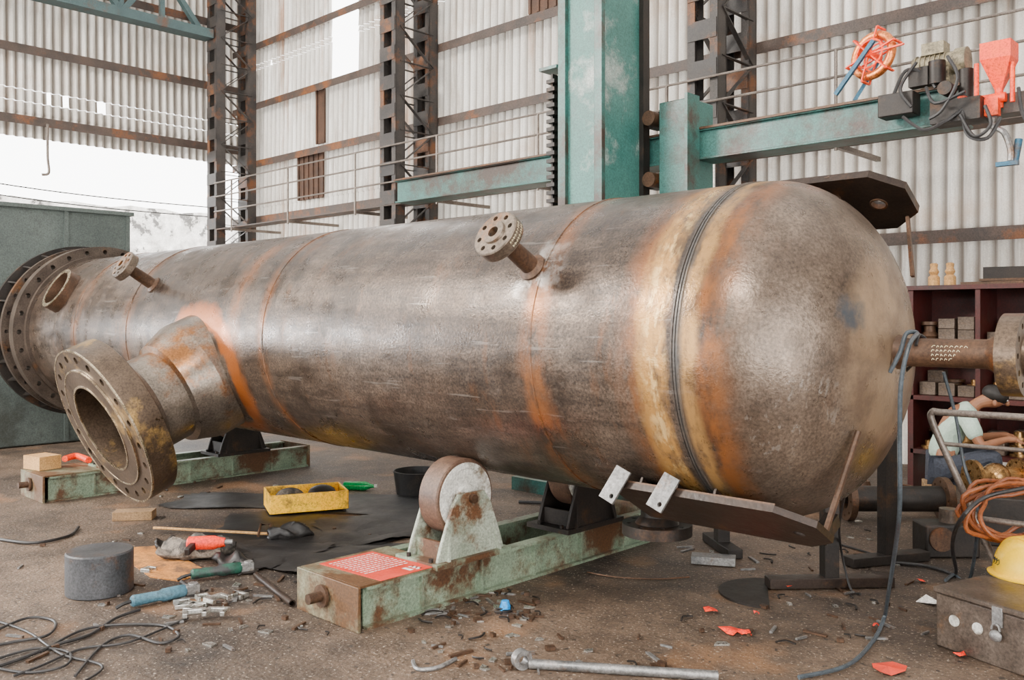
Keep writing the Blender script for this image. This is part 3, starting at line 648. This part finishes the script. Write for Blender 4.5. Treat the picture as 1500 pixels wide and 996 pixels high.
# ================= RIGHT FOREGROUND
tb=thing('toolbox','dented brown steel toolbox under the yellow hard hat','toolbox',(-1.04,4.60,0),R(-18))
MB().box((0,0,.13),(.88,.38,.26)).build('body',M['toolbox'],tb,bevel=.008)
MB().box((0,0,.275),(.90,.40,.03)).build('lid',M['toolbox'],tb,bevel=.008)
for x in (-.12,.25):
    MB().box((x,-.197,.235),(.05,.012,.09)).build('latch',M['grey'],tb,bevel=.003)
mb=MB();mb.tube([(-.12+.02*math.cos(a),-.21,.175+.028*math.sin(a)) for a in [R(d) for d in range(0,181,30)]],.005,seg=6,n=2);mb.sph((-.12,-.21,.15),.03,(1,.5,.9));mb.build('padlock',M['grey'],tb)
for x in (-.34,-.22): MB().cyl((x,-.191,.15),(x,-.194,.15),.027).build('white_spot',M['whitepaint'],tb)
hp=gp(1500,844,.29)
ht=thing('hard_hat','yellow hard hat resting on the brown toolbox','hard hat',(hp.x,hp.y,.291),R(-30))
pr=[(.0,.132)]
for i in range(1,13):
    a=math.pi/2*i/12;pr.append((.18*math.sin(a),.132*math.cos(a)**.8 if i<12 else 0.002))
mb=MB().lathe(pr,(0,0,.012),(0,0,1),seg=48)
for v in mb.bm.verts: v.co.x*=1.15
mb.build('shell',M['hat'],ht)
mb=MB().lathe([(0,.12),(.0,.155),(.008,.157),(.014,.13)],(0,0,0),(0,0,1),seg=48,closed=True)
for v in mb.bm.verts: v.co.x*=1.22 if v.co.x>0 else 1.12
mb.build('brim',M['hat'],ht)
for dy in (-.03,0,.03):
    MB().tube([(.150*math.cos(a)*.98,dy,.012+.181*math.sin(a)) for a in [R(20+i*14) for i in range(11)]],.008,seg=6,n=2).build('ridge',M['hat'],ht)
mb=MB()
for i in range(3):
    a=R(238+i*9)
    q=lambda du,dz:V(((.131*1.12)*math.cos(a+du),.131*math.sin(a+du),.055+dz))
    mb.tube([q(-.07,0),q(.05,.01),q(.05,.03),q(-.05,.02),q(-.05,.035)],.0022,seg=4,n=3)
mb.build('pen_marks',M['cable'],ht)
tr=thing('hand_trolley','grey bent-pipe hand trolley standing behind the toolbox','trolley',(-1.5,5.3,0))
A=dp(1360,606,4.95);B2=dp(1452,812,4.75);dir_=(B2-A);B3=A+dir_*1.3
while B3.z<.12: B3=B3-dir_*.03
side=V((.55,.05,0))
Bt=lambda mb,n,m,**k: mb.build(n,M[m],tr,world=True,**k)
Bt(MB().tube([B3,B2,A+dir_*.5,A+dir_*.08,A+V((.02,0,.01)),A+side*.12+V((0,0,.012)),A+side*.5+V((0,0,.012)),A+side*.88+V((0,0,.012)),A+side+V((0,0,-.0)),A+side+dir_*.08,A+side+dir_*.5,B3+side],.019,seg=12,n=6),'handle_frame','pipe')
Bt(MB().cyl(A+dir_*.22,A+dir_*.22+side,.012),'cross_bar','pipe')
Bt(MB().cyl(A+dir_*.75,A+dir_*.75+side,.016),'cross_bar','pipe')
Bt(MB().box(V((B3.x,B3.y,.1))+side/2+V((0,.12,-.02)),(.6,.34,.02)),'toe_plate','rust')
for q in (-.03,1.05):
    w=V((B3.x,B3.y,.1))+side*q;Bt(MB().lathe([(-.025,.03),(-.025,.1),(.025,.1),(.025,.03)],w,side,seg=24,closed=True),'wheel','rubber')
w=V((B3.x,B3.y,.1));Bt(MB().cyl(w-side*.03,w+side*1.05,.012),'axle','darksteel')
cc=dp(1480,752,4.66)
pts=[]
for i in range(84):
    a=i*2*math.pi/12;rr_=.16+.03*math.sin(i*.7)+.012*(i%5)
    pts.append(cc+Rv*(rr_*1.2*math.cos(a))+V((0,0,1))*(rr_*.76*math.sin(a))+Fv*(-.05+.0018*i+.01*math.sin(i*1.3)))
tag(MB().tube(pts,.012,seg=8,n=3).build('hose_coil',M['hose'],origin=cc),'coil of orange-brown hose hanging on the pipe trolley','hose')
pp=[V((-1.50,3.93,1.36)),V((-1.46,3.94,1.45)),V((-1.44,3.96,1.53)),V((-1.42,4.03,1.53)),dp(1332,505,3.72),dp(1320,560,3.72),dp(1318,640,3.75),dp(1318,740,3.8),dp(1312,800,4.0),gp(1300,878,.2),gp(1295,905,.06),gp(1278,940,.015),gp(1240,975,.015),gp(1170,992,.015)]
tag(MB().tube(pp,.010,seg=8,n=6).build('air_hose',M['bluehose']),'dark hose looped over the end pipe and trailing down to the floor','hose')
pp=[V((-1.40,3.96,1.48)),V((-1.41,4.03,1.525)),V((-1.41,4.10,1.46)),dp(1300,575,4.1),dp(1262,650,4.1),dp(1235,735,4.2),gp(1230,790,.3),gp(1245,860,.02),gp(1260,870,.012)]
tag(MB().tube(pp,.007,seg=6,n=6).build('thin_cable',M['cable']),'thin black cable hanging from the end pipe in front of the dome','cable')
pp=[dp(1382,545,5.2),dp(1400,610,5.2),dp(1412,680,5.15),dp(1432,750,5.05),gp(1420,850,.02),gp(1398,842,.012),gp(1385,850,.012)]
tag(MB().tube(pp,.010,seg=8,n=6).build('blue_hose',M['bluehose']),'blue-grey hose hanging beside the pipe trolley','hose')
pp=[dp(1500,715,4.6),dp(1440,730,4.6),dp(1405,765,4.62),gp(1395,800,.25),gp(1400,840,.02),gp(1380,835,.015),gp(1350,828,.015),gp(1310,824,.015)]
tag(MB().tube(pp,.011,seg=8,n=6).build('black_hose',M['cable']),'black hose drooping from the trolley and running along the floor to the left','hose')
cp=gp(1495,795)
tag(MB().box((0,0,.17),(.5,.4,.34)).build('steel_box',M['darksteel'],loc=(cp.x,cp.y,0),rz=.3,bevel=.01),'dark steel box carrying the flanged bronze valve','box')
vt=thing('flanged_valve','shiny bronze flanged valve on the dark steel box','valve',(cp.x-.15,cp.y-.04,.34),.9)
mb=MB();mb.sph((0,0,.12),.10,(1,1,.95));mb.cyl((-.18,0,.12),(.18,0,.12),.06);mb.build('body',M['brass'],vt)
for s_ in (-1,1): MB().lathe([(0,.05),(0,.12),(.03,.12),(.03,.05)],(s_*.16,0,.12),(s_,0,0),seg=32,closed=True).build('flange',M['brass'],vt,drill=MB().holes((s_*.16,0,.12),(s_,0,0),-.05,.08,.095,.011,8))
sp_=gp(1312,762);t=thing('pipe_spool','dark rusty pipe spool with end flanges lying behind the tall black post','pipe',(sp_.x,sp_.y,0),.75)
MB().ring((-.38,0,.17),AX,0,.76,.08,.1,32).build('pipe',M['darksteel'],t)
for x in (-.40,.35): MB().ring((x,0,.17),AX,0,.05,.08,.17,32).build('flange',M['rust'],t,drill=MB().holes((x,0,.17),AX,-.05,.1,.135,.012,8))
fp=gp(1225,752);tag(MB().sph((0,0,.12),.13,(1,1,.9)).build('cap_end',M['darksteel'],loc=(fp.x-.08,fp.y,0)),'round black pipe cap on the floor behind the dome','pipe fitting')
for i,(px,py,l) in enumerate(((1262,725,'small dark flange lying behind the round black pipe cap'),(1325,733,'dark flange lying on the floor left of the crouching worker'),(1455,768,'dark flange lying on the floor right of the crouching worker'))):
    f=gp(px,py);tag(MB().lathe([(0,.05),(0,.17),(.05,.17),(.05,.09),(.13,.07),(.13,.05)],(0,0,.0),(0,0,1),seg=32,closed=True).build('loose_flange',M['rust'],loc=(f.x,f.y,0),drill=MB().holes((0,0,0),V((0,0,1)),-.05,.1,.135,.012,8)),l,'flange')
mp_=gp(1385,812);t=thing('machine_housing','low dark machine housing with a round gear cover in front of the worker','machine',(mp_.x,mp_.y,0),.75)
MB().box((0,0,.11),(.36,.22,.22)).build('body',M['darksteel'],t,bevel=.015)
MB().cyl((-.08,-.13,.13),(-.08,-.10,.13),.08,seg=28).build('gear_cover',M['rust'],t)
MB().cyl((.02,0,.22),(.02,0,.31),.06,seg=24).build('vent_stub',M['toolbox'],t)

# ---------------- worker
def skin_obj(name,pts,edges,m,parent,grow=0,sub=2):
    me=bpy.data.meshes.new(name);names=list(pts)
    me.from_pydata([pts[n][0] for n in names],[(names.index(a),names.index(b)) for a,b in edges],[])
    ob=bpy.data.objects.new(name,me);COL.objects.link(ob);ob.modifiers.new('s','SKIN')
    for i,n in enumerate(names):
        r=pts[n][1]+grow
        d=me.skin_vertices[0].data[i];d.radius=(r,r);d.use_root=(i==0)
    s=ob.modifiers.new('u','SUBSURF');s.levels=sub;s.render_levels=sub
    me.materials.append(M[m]);ob.parent=parent
    return ob
wp=gp(1378,745)
wrz=math.atan2(Rv.y*.93-Fv.y*.36,Rv.x*.93-Fv.x*.36)
tag(MB().box((0,0,.11),(.24,.28,.22)).build('wooden_crate',M['wood'],loc=(wp.x-.02*math.cos(wrz),wp.y,0),rz=wrz,bevel=.006),'small wooden crate the worker is sitting on','crate')
wk=thing('person','crouching worker in pale shirt bent over his work in front of the red rack','person',(wp.x,wp.y,0),wrz)
J={'pel':((0,0,.375),.115),'sp':((.03,0,.58),.105),'ch':((.14,0,.785),.115),'nk':((.275,0,.895),.050),'h1':((.335,0,.915),.062),'h2':((.405,0,.93),.085),'h3':((.45,0,.965),.070)}
E=[('pel','sp'),('sp','ch'),('ch','nk'),('nk','h1'),('h1','h2'),('h2','h3')]
for s_,n in ((1,'L'),(-1,'R')):
    J[n+'sh']=((.17,s_*.17,.80),.058);J[n+'el']=((.27,s_*.27,.57),.042);J[n+'wr']=((.46,s_*.15,.62),.027);J[n+'pa']=((.52,s_*.12,.62),.031)
    J[n+'hp']=((.02,s_*.11,.34),.09);J[n+'kn']=((.40,s_*.2,.50),.060);J[n+'an']=((.30,s_*.17,.10),.042);J[n+'ft']=((.46,s_*.19,.04),.036)
    E+=[('ch',n+'sh'),(n+'sh',n+'el'),(n+'el',n+'wr'),(n+'wr',n+'pa'),('pel',n+'hp'),(n+'hp',n+'kn'),(n+'kn',n+'an'),(n+'an',n+'ft')]
    for f in range(4):
        y=s_*(.12+.018*(f-1.5));k1='%sf%da'%(n,f);k2='%sf%db'%(n,f)
        ln=[.05,.06,.055,.042][f]
        J[k1]=((.52+ln*.8,y,.61),.010);J[k2]=((.52+ln*1.3,y,.585),.008);E+=[(n+'pa',k1),(k1,k2)]
    J[n+'ta']=((.525,s_*(.12-.045),.615),.011);J[n+'tb']=((.555,s_*(.12-.055),.60),.009);E+=[(n+'pa',n+'ta'),(n+'ta',n+'tb')]
skin_obj('body',J,E,'skin',wk)
S={k:J[k] for k in ('pel','sp','ch')};ES=[('pel','sp'),('sp','ch'),('ch','nk')];S['nk']=((.235,0,.862),.050)
for n in 'LR':
    s_=1 if n=='L' else -1
    S[n+'sh']=J[n+'sh'];S[n+'el']=((.25,s_*.25,.615),.046);ES+=[('ch',n+'sh'),(n+'sh',n+'el')]
skin_obj('shirt',S,ES,'shirt',wk,grow=.020)
T_={'pel':((0,0,.365),.115)};ET=[]
for n in 'LR':
    for j in ('hp','kn','an'): T_[n+j]=J[n+j]
    ET+=[('pel',n+'hp'),(n+'hp',n+'kn'),(n+'kn',n+'an')]
skin_obj('trousers',T_,ET,'trouser',wk,grow=.018)
MB().sph((.405,0,.968),.104,(1.0,.90,.74),Matrix.Rotation(R(25),3,'Y')).build('hair',M['hair'],wk)
MB().sph((.492,0,.895),.02,(1,.7,1)).build('nose',M['skin'],wk)
for s_ in (-1,1):
    MB().sph((.39,s_*.09,.905),.026,(.7,.4,1)).build('ear',M['skin'],wk)
    MB().sph((.485,s_*.033,.925),.010).build('eye',M['whitepaint'],wk)
    MB().sph((.40,s_*.185,.05),.055,(2.1,.9,.8)).build('shoe',M['rubber'],wk)

# ================= FLOOR ITEMS
def at(px,py,z=0): 
    p=gp(px,py,z);return (p.x,p.y,z)
tag(MB().lathe([(0,.178),(.006,.184),(.235,.184),(.243,.176)],(0,0,0),(0,0,1),seg=64).build('steel_stub',mat('dull_grey_stub',(.055,.058,.062),(.105,.105,.11),(.13,.08,.055),rough=.5,metal=.4,scale=6),loc=at(146,866)),'grey solid steel cylinder standing on the floor at left','steel block')
ty=thing('yellow_tray','yellow open plastic tray with dark lettering and scraps inside','tray',at(448,742,.03),R(-24))
w,d,h_=.40,.62,.15
mb=MB();mb.box((0,0,.005),(w,d,.01));
for sx in (-1,1): mb.box((sx*w/2,0,h_/2),(.012,d,h_));
for sy in (-1,1): mb.box((0,sy*d/2,h_/2),(w,.012,h_))
mb.build('tray_body',M['yellow'],ty,bevel=.003)
mb=MB()
for i in range(9):
    y=-.12+i*.022;x=w/2+.0068
    pts=[(x,y,.055),(x,y,.07),(x,y+.01,.07),(x,y+.01,.062)] if i%3==0 else ([(x,y,.055),(x,y+.006,.07),(x,y+.012,.055)] if i%3==1 else [(x,y+.01,.07),(x,y,.07),(x,y,.055),(x,y+.01,.055)])
    mb.tube(pts,.0016,seg=4,n=1)
mb.build('lettering_strokes',M['cable'],ty)
tp=Matrix.Rotation(R(-24),3,'Z')
for i,(lx,ly,sz,l,m) in enumerate(((-.04,.14,.10,'dark crumpled rag at the right end inside the yellow tray','darksteel'),(0,-.13,.10,'brown crumpled rag at the left end inside the yellow tray','cloth'))):
    q=tp@V((lx,ly,0));tag(MB().sph((0,0,.06),sz,(1.2,1.2,.75)).build('rag',M[m],loc=(ty.location.x+q.x,ty.location.y+q.y,.06),rz=R(-24)),l,'rag')
bt=thing('green_bottle','green plastic bottle lying on the floor right of the yellow tray','bottle',at(528,718),R(40))
MB().lathe([(-.16,.03),(-.15,.04),(.05,.04),(.1,.02),(.13,.014)],(0,0,.04),AX,seg=20).build('bottle_body',M['greenp'],bt)
MB().cyl((.13,0,.04),(.155,0,.04),.017).build('cap',M['white'],bt)
tag(MB().lathe([(0,.18),(.01,.19),(.21,.22),(.22,.225),(.22,.21),(.02,.175)],(0,0,0),(0,0,1),seg=40).build('bucket',M['rubber'],loc=at(612,724)),'black rubber bucket behind the near roller','bucket')
def sheet(px,py,a,b,rz,label,seed,amp=.03,m='rubber'):
    rr=random.Random(seed);mb=MB();n=16;vs=[];fs=[]
    for i in range(n+1):
        for j in range(n+1):
            u,v=i/n*2-1,j/n*2-1;e=1+.12*math.sin(seed+3*math.atan2(v,u));z=.006+amp*(.5+.5*math.sin(u*5+seed)*math.cos(v*4.3+seed*2))+amp*.4*rr.random()
            vs.append((u*a*e,v*b*e,z))
    for i in range(n):
        for j in range(n):
            if (abs(i-n/2+.5)+abs(j-n/2+.5))<n*.83: fs.append((i*(n+1)+j,(i+1)*(n+1)+j,(i+1)*(n+1)+j+1,i*(n+1)+j+1))
    mb.add(vs,fs);return tag(mb.build('rubber_sheet',M[m],loc=at(px,py),rz=rz,ang=80),label,'sheet','dark sheets on the floor')
sheet(450,778,.75,.5,.6,'largest crumpled black rubber sheet in front of the yellow tray',1,.014)
sheet(560,775,.5,.42,1.2,'black rubber sheet nearest the near roller bracket',2.3,.022)
sheet(470,812,.5,.42,.3,'black rubber sheet nearest the left end of the green stand',5.7,.018)
sheet(385,806,.42,.34,.1,'black rubber sheet nearest the cloth bundle',4.1,.018)
sheet(352,735,.6,.3,.7,'flat dark sheet left of the yellow tray',8.1,.01)
sheet(560,742,.6,.4,.5,'flat dark sheet in front of the green bottle',9.4,.012)
tag(MB().tube([at(225,773,.04),at(300,777,.045),at(395,782,.05)],.010,seg=8,n=1).build('steel_rod',M['tan']),'long thin rusty rod lying across the black sheets','rod')
tag(MB().tube([at(378,785,.05),at(382,768,.1),at(397,768,.1),at(394,784,.05)],.010,seg=8,n=1).build('pipe_bracket',M['rust']),'small bent bracket at the right end of the long rod','bracket')
tag(MB().prism([at(192,803),at(235,800),at(305,838),at(262,852),at(220,846),at(186,822)],(0,0,.006)).build('cardboard',M['orangetan'],smooth=False),'orange-tan cardboard scrap under the cloth bundle','cardboard')
def lump(name,m,px,py,s,label,cat,seed,rz=0):
    rr=random.Random(seed);mb=MB();mb.sph((0,0,s[2]*.8),1,s,u=28,v=16)
    for v in mb.bm.verts:
        k=1+.22*math.sin(v.co.x*40+seed)*math.cos(v.co.y*33+seed)+.12*rr.random();v.co.x*=k;v.co.y*=k;v.co.z=max(0.004,v.co.z*(1+.4*math.sin(v.co.x*35+v.co.y*31)))
    return tag(mb.build(name,M[m],loc=at(px,py),rz=rz,ang=70),label,cat)
lump('cloth_bundle','cloth',288,815,(.24,.14,.06),'grimy crumpled grey cloth bundle under the red power tool','cloth',3,.9)
lump('work_glove','darksteel',246,804,(.11,.07,.04),'dark dirty work glove left of the cloth bundle','glove',5,.3)
lump('dark_rag','rubber',340,828,(.14,.08,.04),'dark crumpled rag right of the cloth bundle','rag',8,.3)
lump('dark_rag','rubber',425,790,(.16,.09,.05),'dark crumpled rag on the black sheets','rag',9,1.3)
rd=gp(302,806,.07);t=thing('power_drill','red power tool with dark handle lying on the grey cloth bundle','power tool',(rd.x,rd.y,.075),R(50))
MB().lathe([(-.12,.03),(-.11,.042),(.05,.045),(.08,.035),(.12,.028)],(0,0,.045),AX,seg=20).build('tool_body',M['redbit'],t)
MB().cyl((.12,0,.045),(.17,0,.045),.018).build('chuck',M['grey'],t)
MB().bar((-.07,0,.04),(-.09,-.14,.02),.035,.045).build('handle',M['rubber'],t,bevel=.006)
def grinder(px,py,rz,body,label):
    t=thing('angle_grinder',label,'power tool',at(px,py),rz)
    MB().lathe([(-.17,.025),(-.16,.032),(-.02,.028),(.0,.036),(.12,.036),(.13,.03)],(0,0,.04),AX,seg=20).build('tool_body',M[body],t)
    mb=MB();mb.box((.165,0,.04),(.08,.055,.055));mb.cyl((.175,0,.02),(.175,0,.075),.028);mb.build('gear_head',M['grey'],t,bevel=.004)
    MB().cyl((.175,0,.012),(.175,0,.018),.062,seg=32).build('disc',M['darksteel'],t)
    MB().cyl((.16,.03,.045),(.16,.14,.05),.014).build('side_handle',M['rubber'],t)
    MB().tube([(-.17,0,.04),(-.21,0,.035),(-.25,0,.02)],.01,seg=6).build('cord_boot',M['rubber'],t)
grinder(238,882,R(85),'toolblue','grey-blue angle grinder lying beside the silver clamps')
grinder(322,845,R(75),'toolgreen','dark green angle grinder in front of the cloth bundle')
mc=MB()
poly=[(-.06,0,0),(-.06,.09,0),(.06,.09,0),(.06,0,0),(.035,0,0),(.035,.06,0),(-.035,.06,0),(-.035,0,0)]
c0=tag(mc.prism(poly,(0,0,.025)).build('steel_clamp',M['bright'],bevel=.004,smooth=False),'silver U-shaped steel clamp in the pile beside the blue grinder','clamp','silver clamps')
for i,(px,py,rz) in enumerate(((268,895,.2),(285,905,1.1),(298,893,2.2),(312,903,.7),(280,886,2.8),(325,882,1.7),(345,878,.3),(300,880,1.4),(225,838,2.0))):
    o=c0 if i==0 else c0.copy()
    if i: COL.objects.link(o)
    o.location=at(px,py,.002+.026*(i%2));o.rotation_euler=(0,0,rz);o.scale=(1,1,1) if i<6 else (.6,.8,1)
    if i==8: o['label']='lone silver U-shaped clamp on the cardboard left of the bundle'
t=thing('printed_card','red printed card with white text lying on the green roller stand','poster',(-3.93,3.0,.2335))
q=[V((-4.18,2.80,.2335)),V((-4.18,3.16,.2335)),V((-3.68,3.20,.2335)),V((-3.68,2.84,.2335))]
MB().prism(q,(0,0,.003)).build('card',M['poster'],t,world=True)
mb=MB()
def P3(u,v): 
    a=q[0].lerp(q[1],v);b=q[3].lerp(q[2],v);return a.lerp(b,u)+V((0,0,.0032))
for j in range(11):
    u=.08+j*.065
    if u>.72: break
    v=.08
    while v<.9:
        l=random.uniform(.03,.09)
        mb.add([P3(u,v),P3(u+.02,v),P3(u+.02,min(v+l,.93)),P3(u,min(v+l,.93))],[(0,1,2,3)]);v+=l+.02
for (a,b,c,d) in ((.80,.62,.93,.70),(.80,.74,.83,.84),(.86,.74,.89,.84),(.92,.74,.95,.84),(.80,.80,.95,.84)):
    mb.add([P3(a,b),P3(c,b),P3(c,d),P3(a,d)],[(0,1,2,3)])
mb.build('printing',M['white'],t,world=True,smooth=False)
for (a,b,r_,m,l) in (((775,972),(1052,990),.022,'grey','long grey pipe lying at the bottom edge of the view'),((375,842),(428,884),.02,'beamdark','rusty bar leaning at the left end of the green stand')):
    p,q_=V(at(a[0],a[1],r_)),V(at(b[0],b[1],r_));tag(MB().ring(p,q_-p,0,(q_-p).length,r_*.7,r_,20).build('steel_pipe' if r_>.021 else 'steel_bar',M[m]),l,'pipe')
fl=gp(764,980,.0);tag(MB().ring((0,0,.045),V((1,-.3,0)),-.02,.02,.022,.045,28).build('pipe_collar',M['grey'],loc=(fl.x,fl.y,0)),'short grey collar at the left end of the long grey pipe','collar')
t_=at(1125,870);mb=MB()
pts=[(.28*math.cos(a),.28*math.sin(a),0) for a in [R(i*12) for i in range(16)]]
tag(mb.prism(pts,(0,0,.012)).build('plate_offcut',M['darksteel'],loc=t_,rz=R(120)),'dark half-round steel offcut on the floor below the dome','offcut')
tag(MB().box((0,0,.03),(.28,.12,.05)).build('steel_block',M['grey'],loc=at(1045,826),rz=.5,bevel=.004),'grey steel block beside the short black post stand','block')
tag(MB().box((0,0,.035),(.3,.14,.07)).build('wood_block',M['wood'],loc=at(197,760),rz=.9,bevel=.004),'wooden block on the floor below the big side flange','block')
tag(MB().box((0,0,.06),(.26,.2,.12)).build('carton',M['tan'],loc=at(62,686,.234)[:2]+(.236,),rz=.2) ,'small tan carton sitting on the far green stand','carton')
tag(MB().tube([at(95,672,.268),at(112,668,.268),at(130,674,.268)],.03,seg=8).build('orange_tool',M['orange']),'orange tool lying on the far green stand beside the carton','tool')
def cable(pts,r,label,m='cable'):
    tag(MB().tube([at(a,b,r+.002+.004*(i%2)) for i,(a,b) in enumerate(pts)],r,seg=6,n=6).build('floor_cable',M[m]),label,'cable','cables on the floor')
cable([(205,893),(170,905),(130,930),(80,945),(30,965),(-30,985)],.008,'dark cable running from the blue grinder to the left edge')
cable([(-20,930),(40,905),(80,910),(70,930),(20,940),(-30,950)],.007,'dark cable looping near the left edge')
cable([(60,955),(130,920),(230,915),(262,930),(235,942),(190,930),(150,945),(110,990)],.007,'dark cable looping round in front of the grinder cord')
cable([(275,905),(190,940),(120,950),(60,975),(20,990)],.006,'thin dark cable from the clamps toward the bottom left corner')
cable([(-20,970),(50,950),(100,955),(95,975),(40,985),(-20,975)],.006,'thin dark cable coiled in the bottom left corner')
cable([(-20,905),(40,925),(90,958),(150,975),(120,1000)],.006,'thin cable crossing the loops at the left edge')
cable([(0,790),(50,795),(100,785),(115,772)],.011,'dark cable arc near the left edge behind the steel cylinder')
cable([(860,838),(900,845),(960,848),(1010,845)],.005,'thin brown wire lying beside the green roller stand','rust')
cable([(1100,770),(1180,785),(1240,800),(1290,815)],.007,'thin cable on the floor below the dome')
cable([(760,735),(820,738),(860,745)],.014,'thick black hose behind the near roller bracket')
rb=[(1040,895,.05),(1070,926,.08),(1090,928,.04),(1350,853,.035),(1408,962,.04),(1300,982,.09),(1150,858,.05),(835,700,.04),(1283,918,.03),(1108,900,.02)]
lab=['crumpled red paper scrap left of the flat offcut','larger bent red scrap in the open floor','small red scrap touching the larger bent one','red paper scrap left of the toolbox lid','red scrap in front of the toolbox','red and white striped wrapper near the bottom edge','red rag scrap on the dark half-round offcut','red scrap far under the vessel','tiny red scrap right of the trestle foot','tiny red scrap above the larger bent one']
for i,(px,py,s) in enumerate(rb):
    rr=random.Random(i);n=8;mb=MB()
    P5=[(s*math.cos(a)*rr.uniform(.5,1.1),s*math.sin(a)*rr.uniform(.4,1),rr.uniform(0,.025)) for a in [k*math.pi/4 for k in range(n)]]
    mb.add([(0,0,.02)]+P5,[(0,k+1,(k+1)%n+1) for k in range(n)]);tag(mb.build('red_scrap',M['poster' if i==5 else 'redbit'],loc=at(px,py,.003 if i!=6 else .016),smooth=False),lab[i],'scrap','red scraps on the floor')
tag(MB().prism([(-.06,-.02,.0),(.05,-.05,.02),(.06,.04,.0),(-.03,.05,.03)],(0,0,.004)).build('paper_scrap',M['white'],loc=at(1360,884)),'crumpled white paper scrap left of the toolbox','paper')
tag(MB().lathe([(0,.03),(.02,.03),(.05,.02)],(0,0,0),(0,0,1),seg=16).build('blue_bottlecap',mat('bright_blue',(.02,.25,.6),(.05,.35,.7),rough=.4),loc=at(740,893)),'bright blue stopper among the metal chips beside the green stand','bottlecap')  # loose blue bottle cap
chips=[]
for k in range(5):
    rr=random.Random(40+k)
    if k<2: mb=MB().box((0,0,.006),(rr.uniform(.07,.12),.014,.01))
    elif k==2: mb=MB().prism([(0,0,0),(.05,.01,0),(.04,.035,0),(.01,.03,0)],(0,0,.008))
    elif k==3: mb=MB().tube([(-.04,0,.008),(0,.02,.012),(.04,0,.008)],.005,seg=5)
    else: mb=MB().box((0,0,.01),(.03,.022,.018))
    chips.append(mb.build('metal_scrap',M[['grey','rust','bright','darksteel','rust'][k]],smooth=False))
regions=[(620,790,868,918,72),(600,760,925,985,14),(1000,1360,800,950,50),(330,400,865,885,8),(680,1000,925,985,22),(250,480,840,930,28),(780,1000,690,720,8),(200,420,690,730,14),(20,420,780,980,30),(1180,1360,760,840,16),(380,600,750,800,14)]
first=set()
for (xa,xb,ya,yb,n) in regions:
    for i in range(n):
        k=random.randrange(5);o=chips[k]
        if k in first: o=o.copy();COL.objects.link(o)
        first.add(k)
        o.location=at(random.uniform(xa,xb),random.uniform(ya,yb),.001);o.rotation_euler=(0,0,random.uniform(0,6.3));s=random.uniform(.6,1.5);o.scale=(s,s,1)
        tag(o,'small loose metal chip lying on the dirty floor','scrap','metal chips scattered on the floor')
tag(MB().tube([at(605,968,.01),at(612,980,.01),at(640,978,.01),at(668,965,.01)],.010,seg=6).build('bent_strip',M['grey']),'bent grey strip left of the long grey pipe','strip')

# ================= CAMERA AND LIGHT
cam=bpy.data.cameras.new('camera');co=bpy.data.objects.new('camera',cam);COL.objects.link(co)
co.location=(0,0,H);co.rotation_euler=(R(90),0,math.asin(.694));cam.lens=31.2;cam.sensor_width=36;cam.shift_y=-33/1500;cam.clip_end=300
SC.camera=co
w=bpy.data.worlds.new('world');SC.world=w;w.use_nodes=True;bg=w.node_tree.nodes['Background'];bg.inputs[0].default_value=(1,.99,.97,1);bg.inputs[1].default_value=10.0
def area(loc,tgt,size,en,col=(1,1,1)):
    l=bpy.data.lights.new('added_lamp','AREA');l.shape='RECTANGLE';l.size=size[0];l.size_y=size[1];l.energy=en;l.color=col
    o=bpy.data.objects.new('added_lamp',l);COL.objects.link(o);o.location=loc;o.rotation_euler=(V(tgt)-V(loc)).to_track_quat('-Z','Y').to_euler()
area((-15.8,-3.1,2.0),(-5.3,3.2,1.6),(.5,.8),700,(.90,.95,1))  # added lamp that makes the highlight on the shell
area((-12,-5,7.8),(-5,8,2.5),(3.5,1.8),2900,(1,.94,.86))  # added key lamp from the left, raking the back wall
area((1.5,-4.5,8.0),(-4,7,1.5),(2.5,1.8),950,(1,.94,.86))  # added weaker fill lamp for the dome end
for o in COL.objects:
    if '_w' in o.keys(): del o['_w']
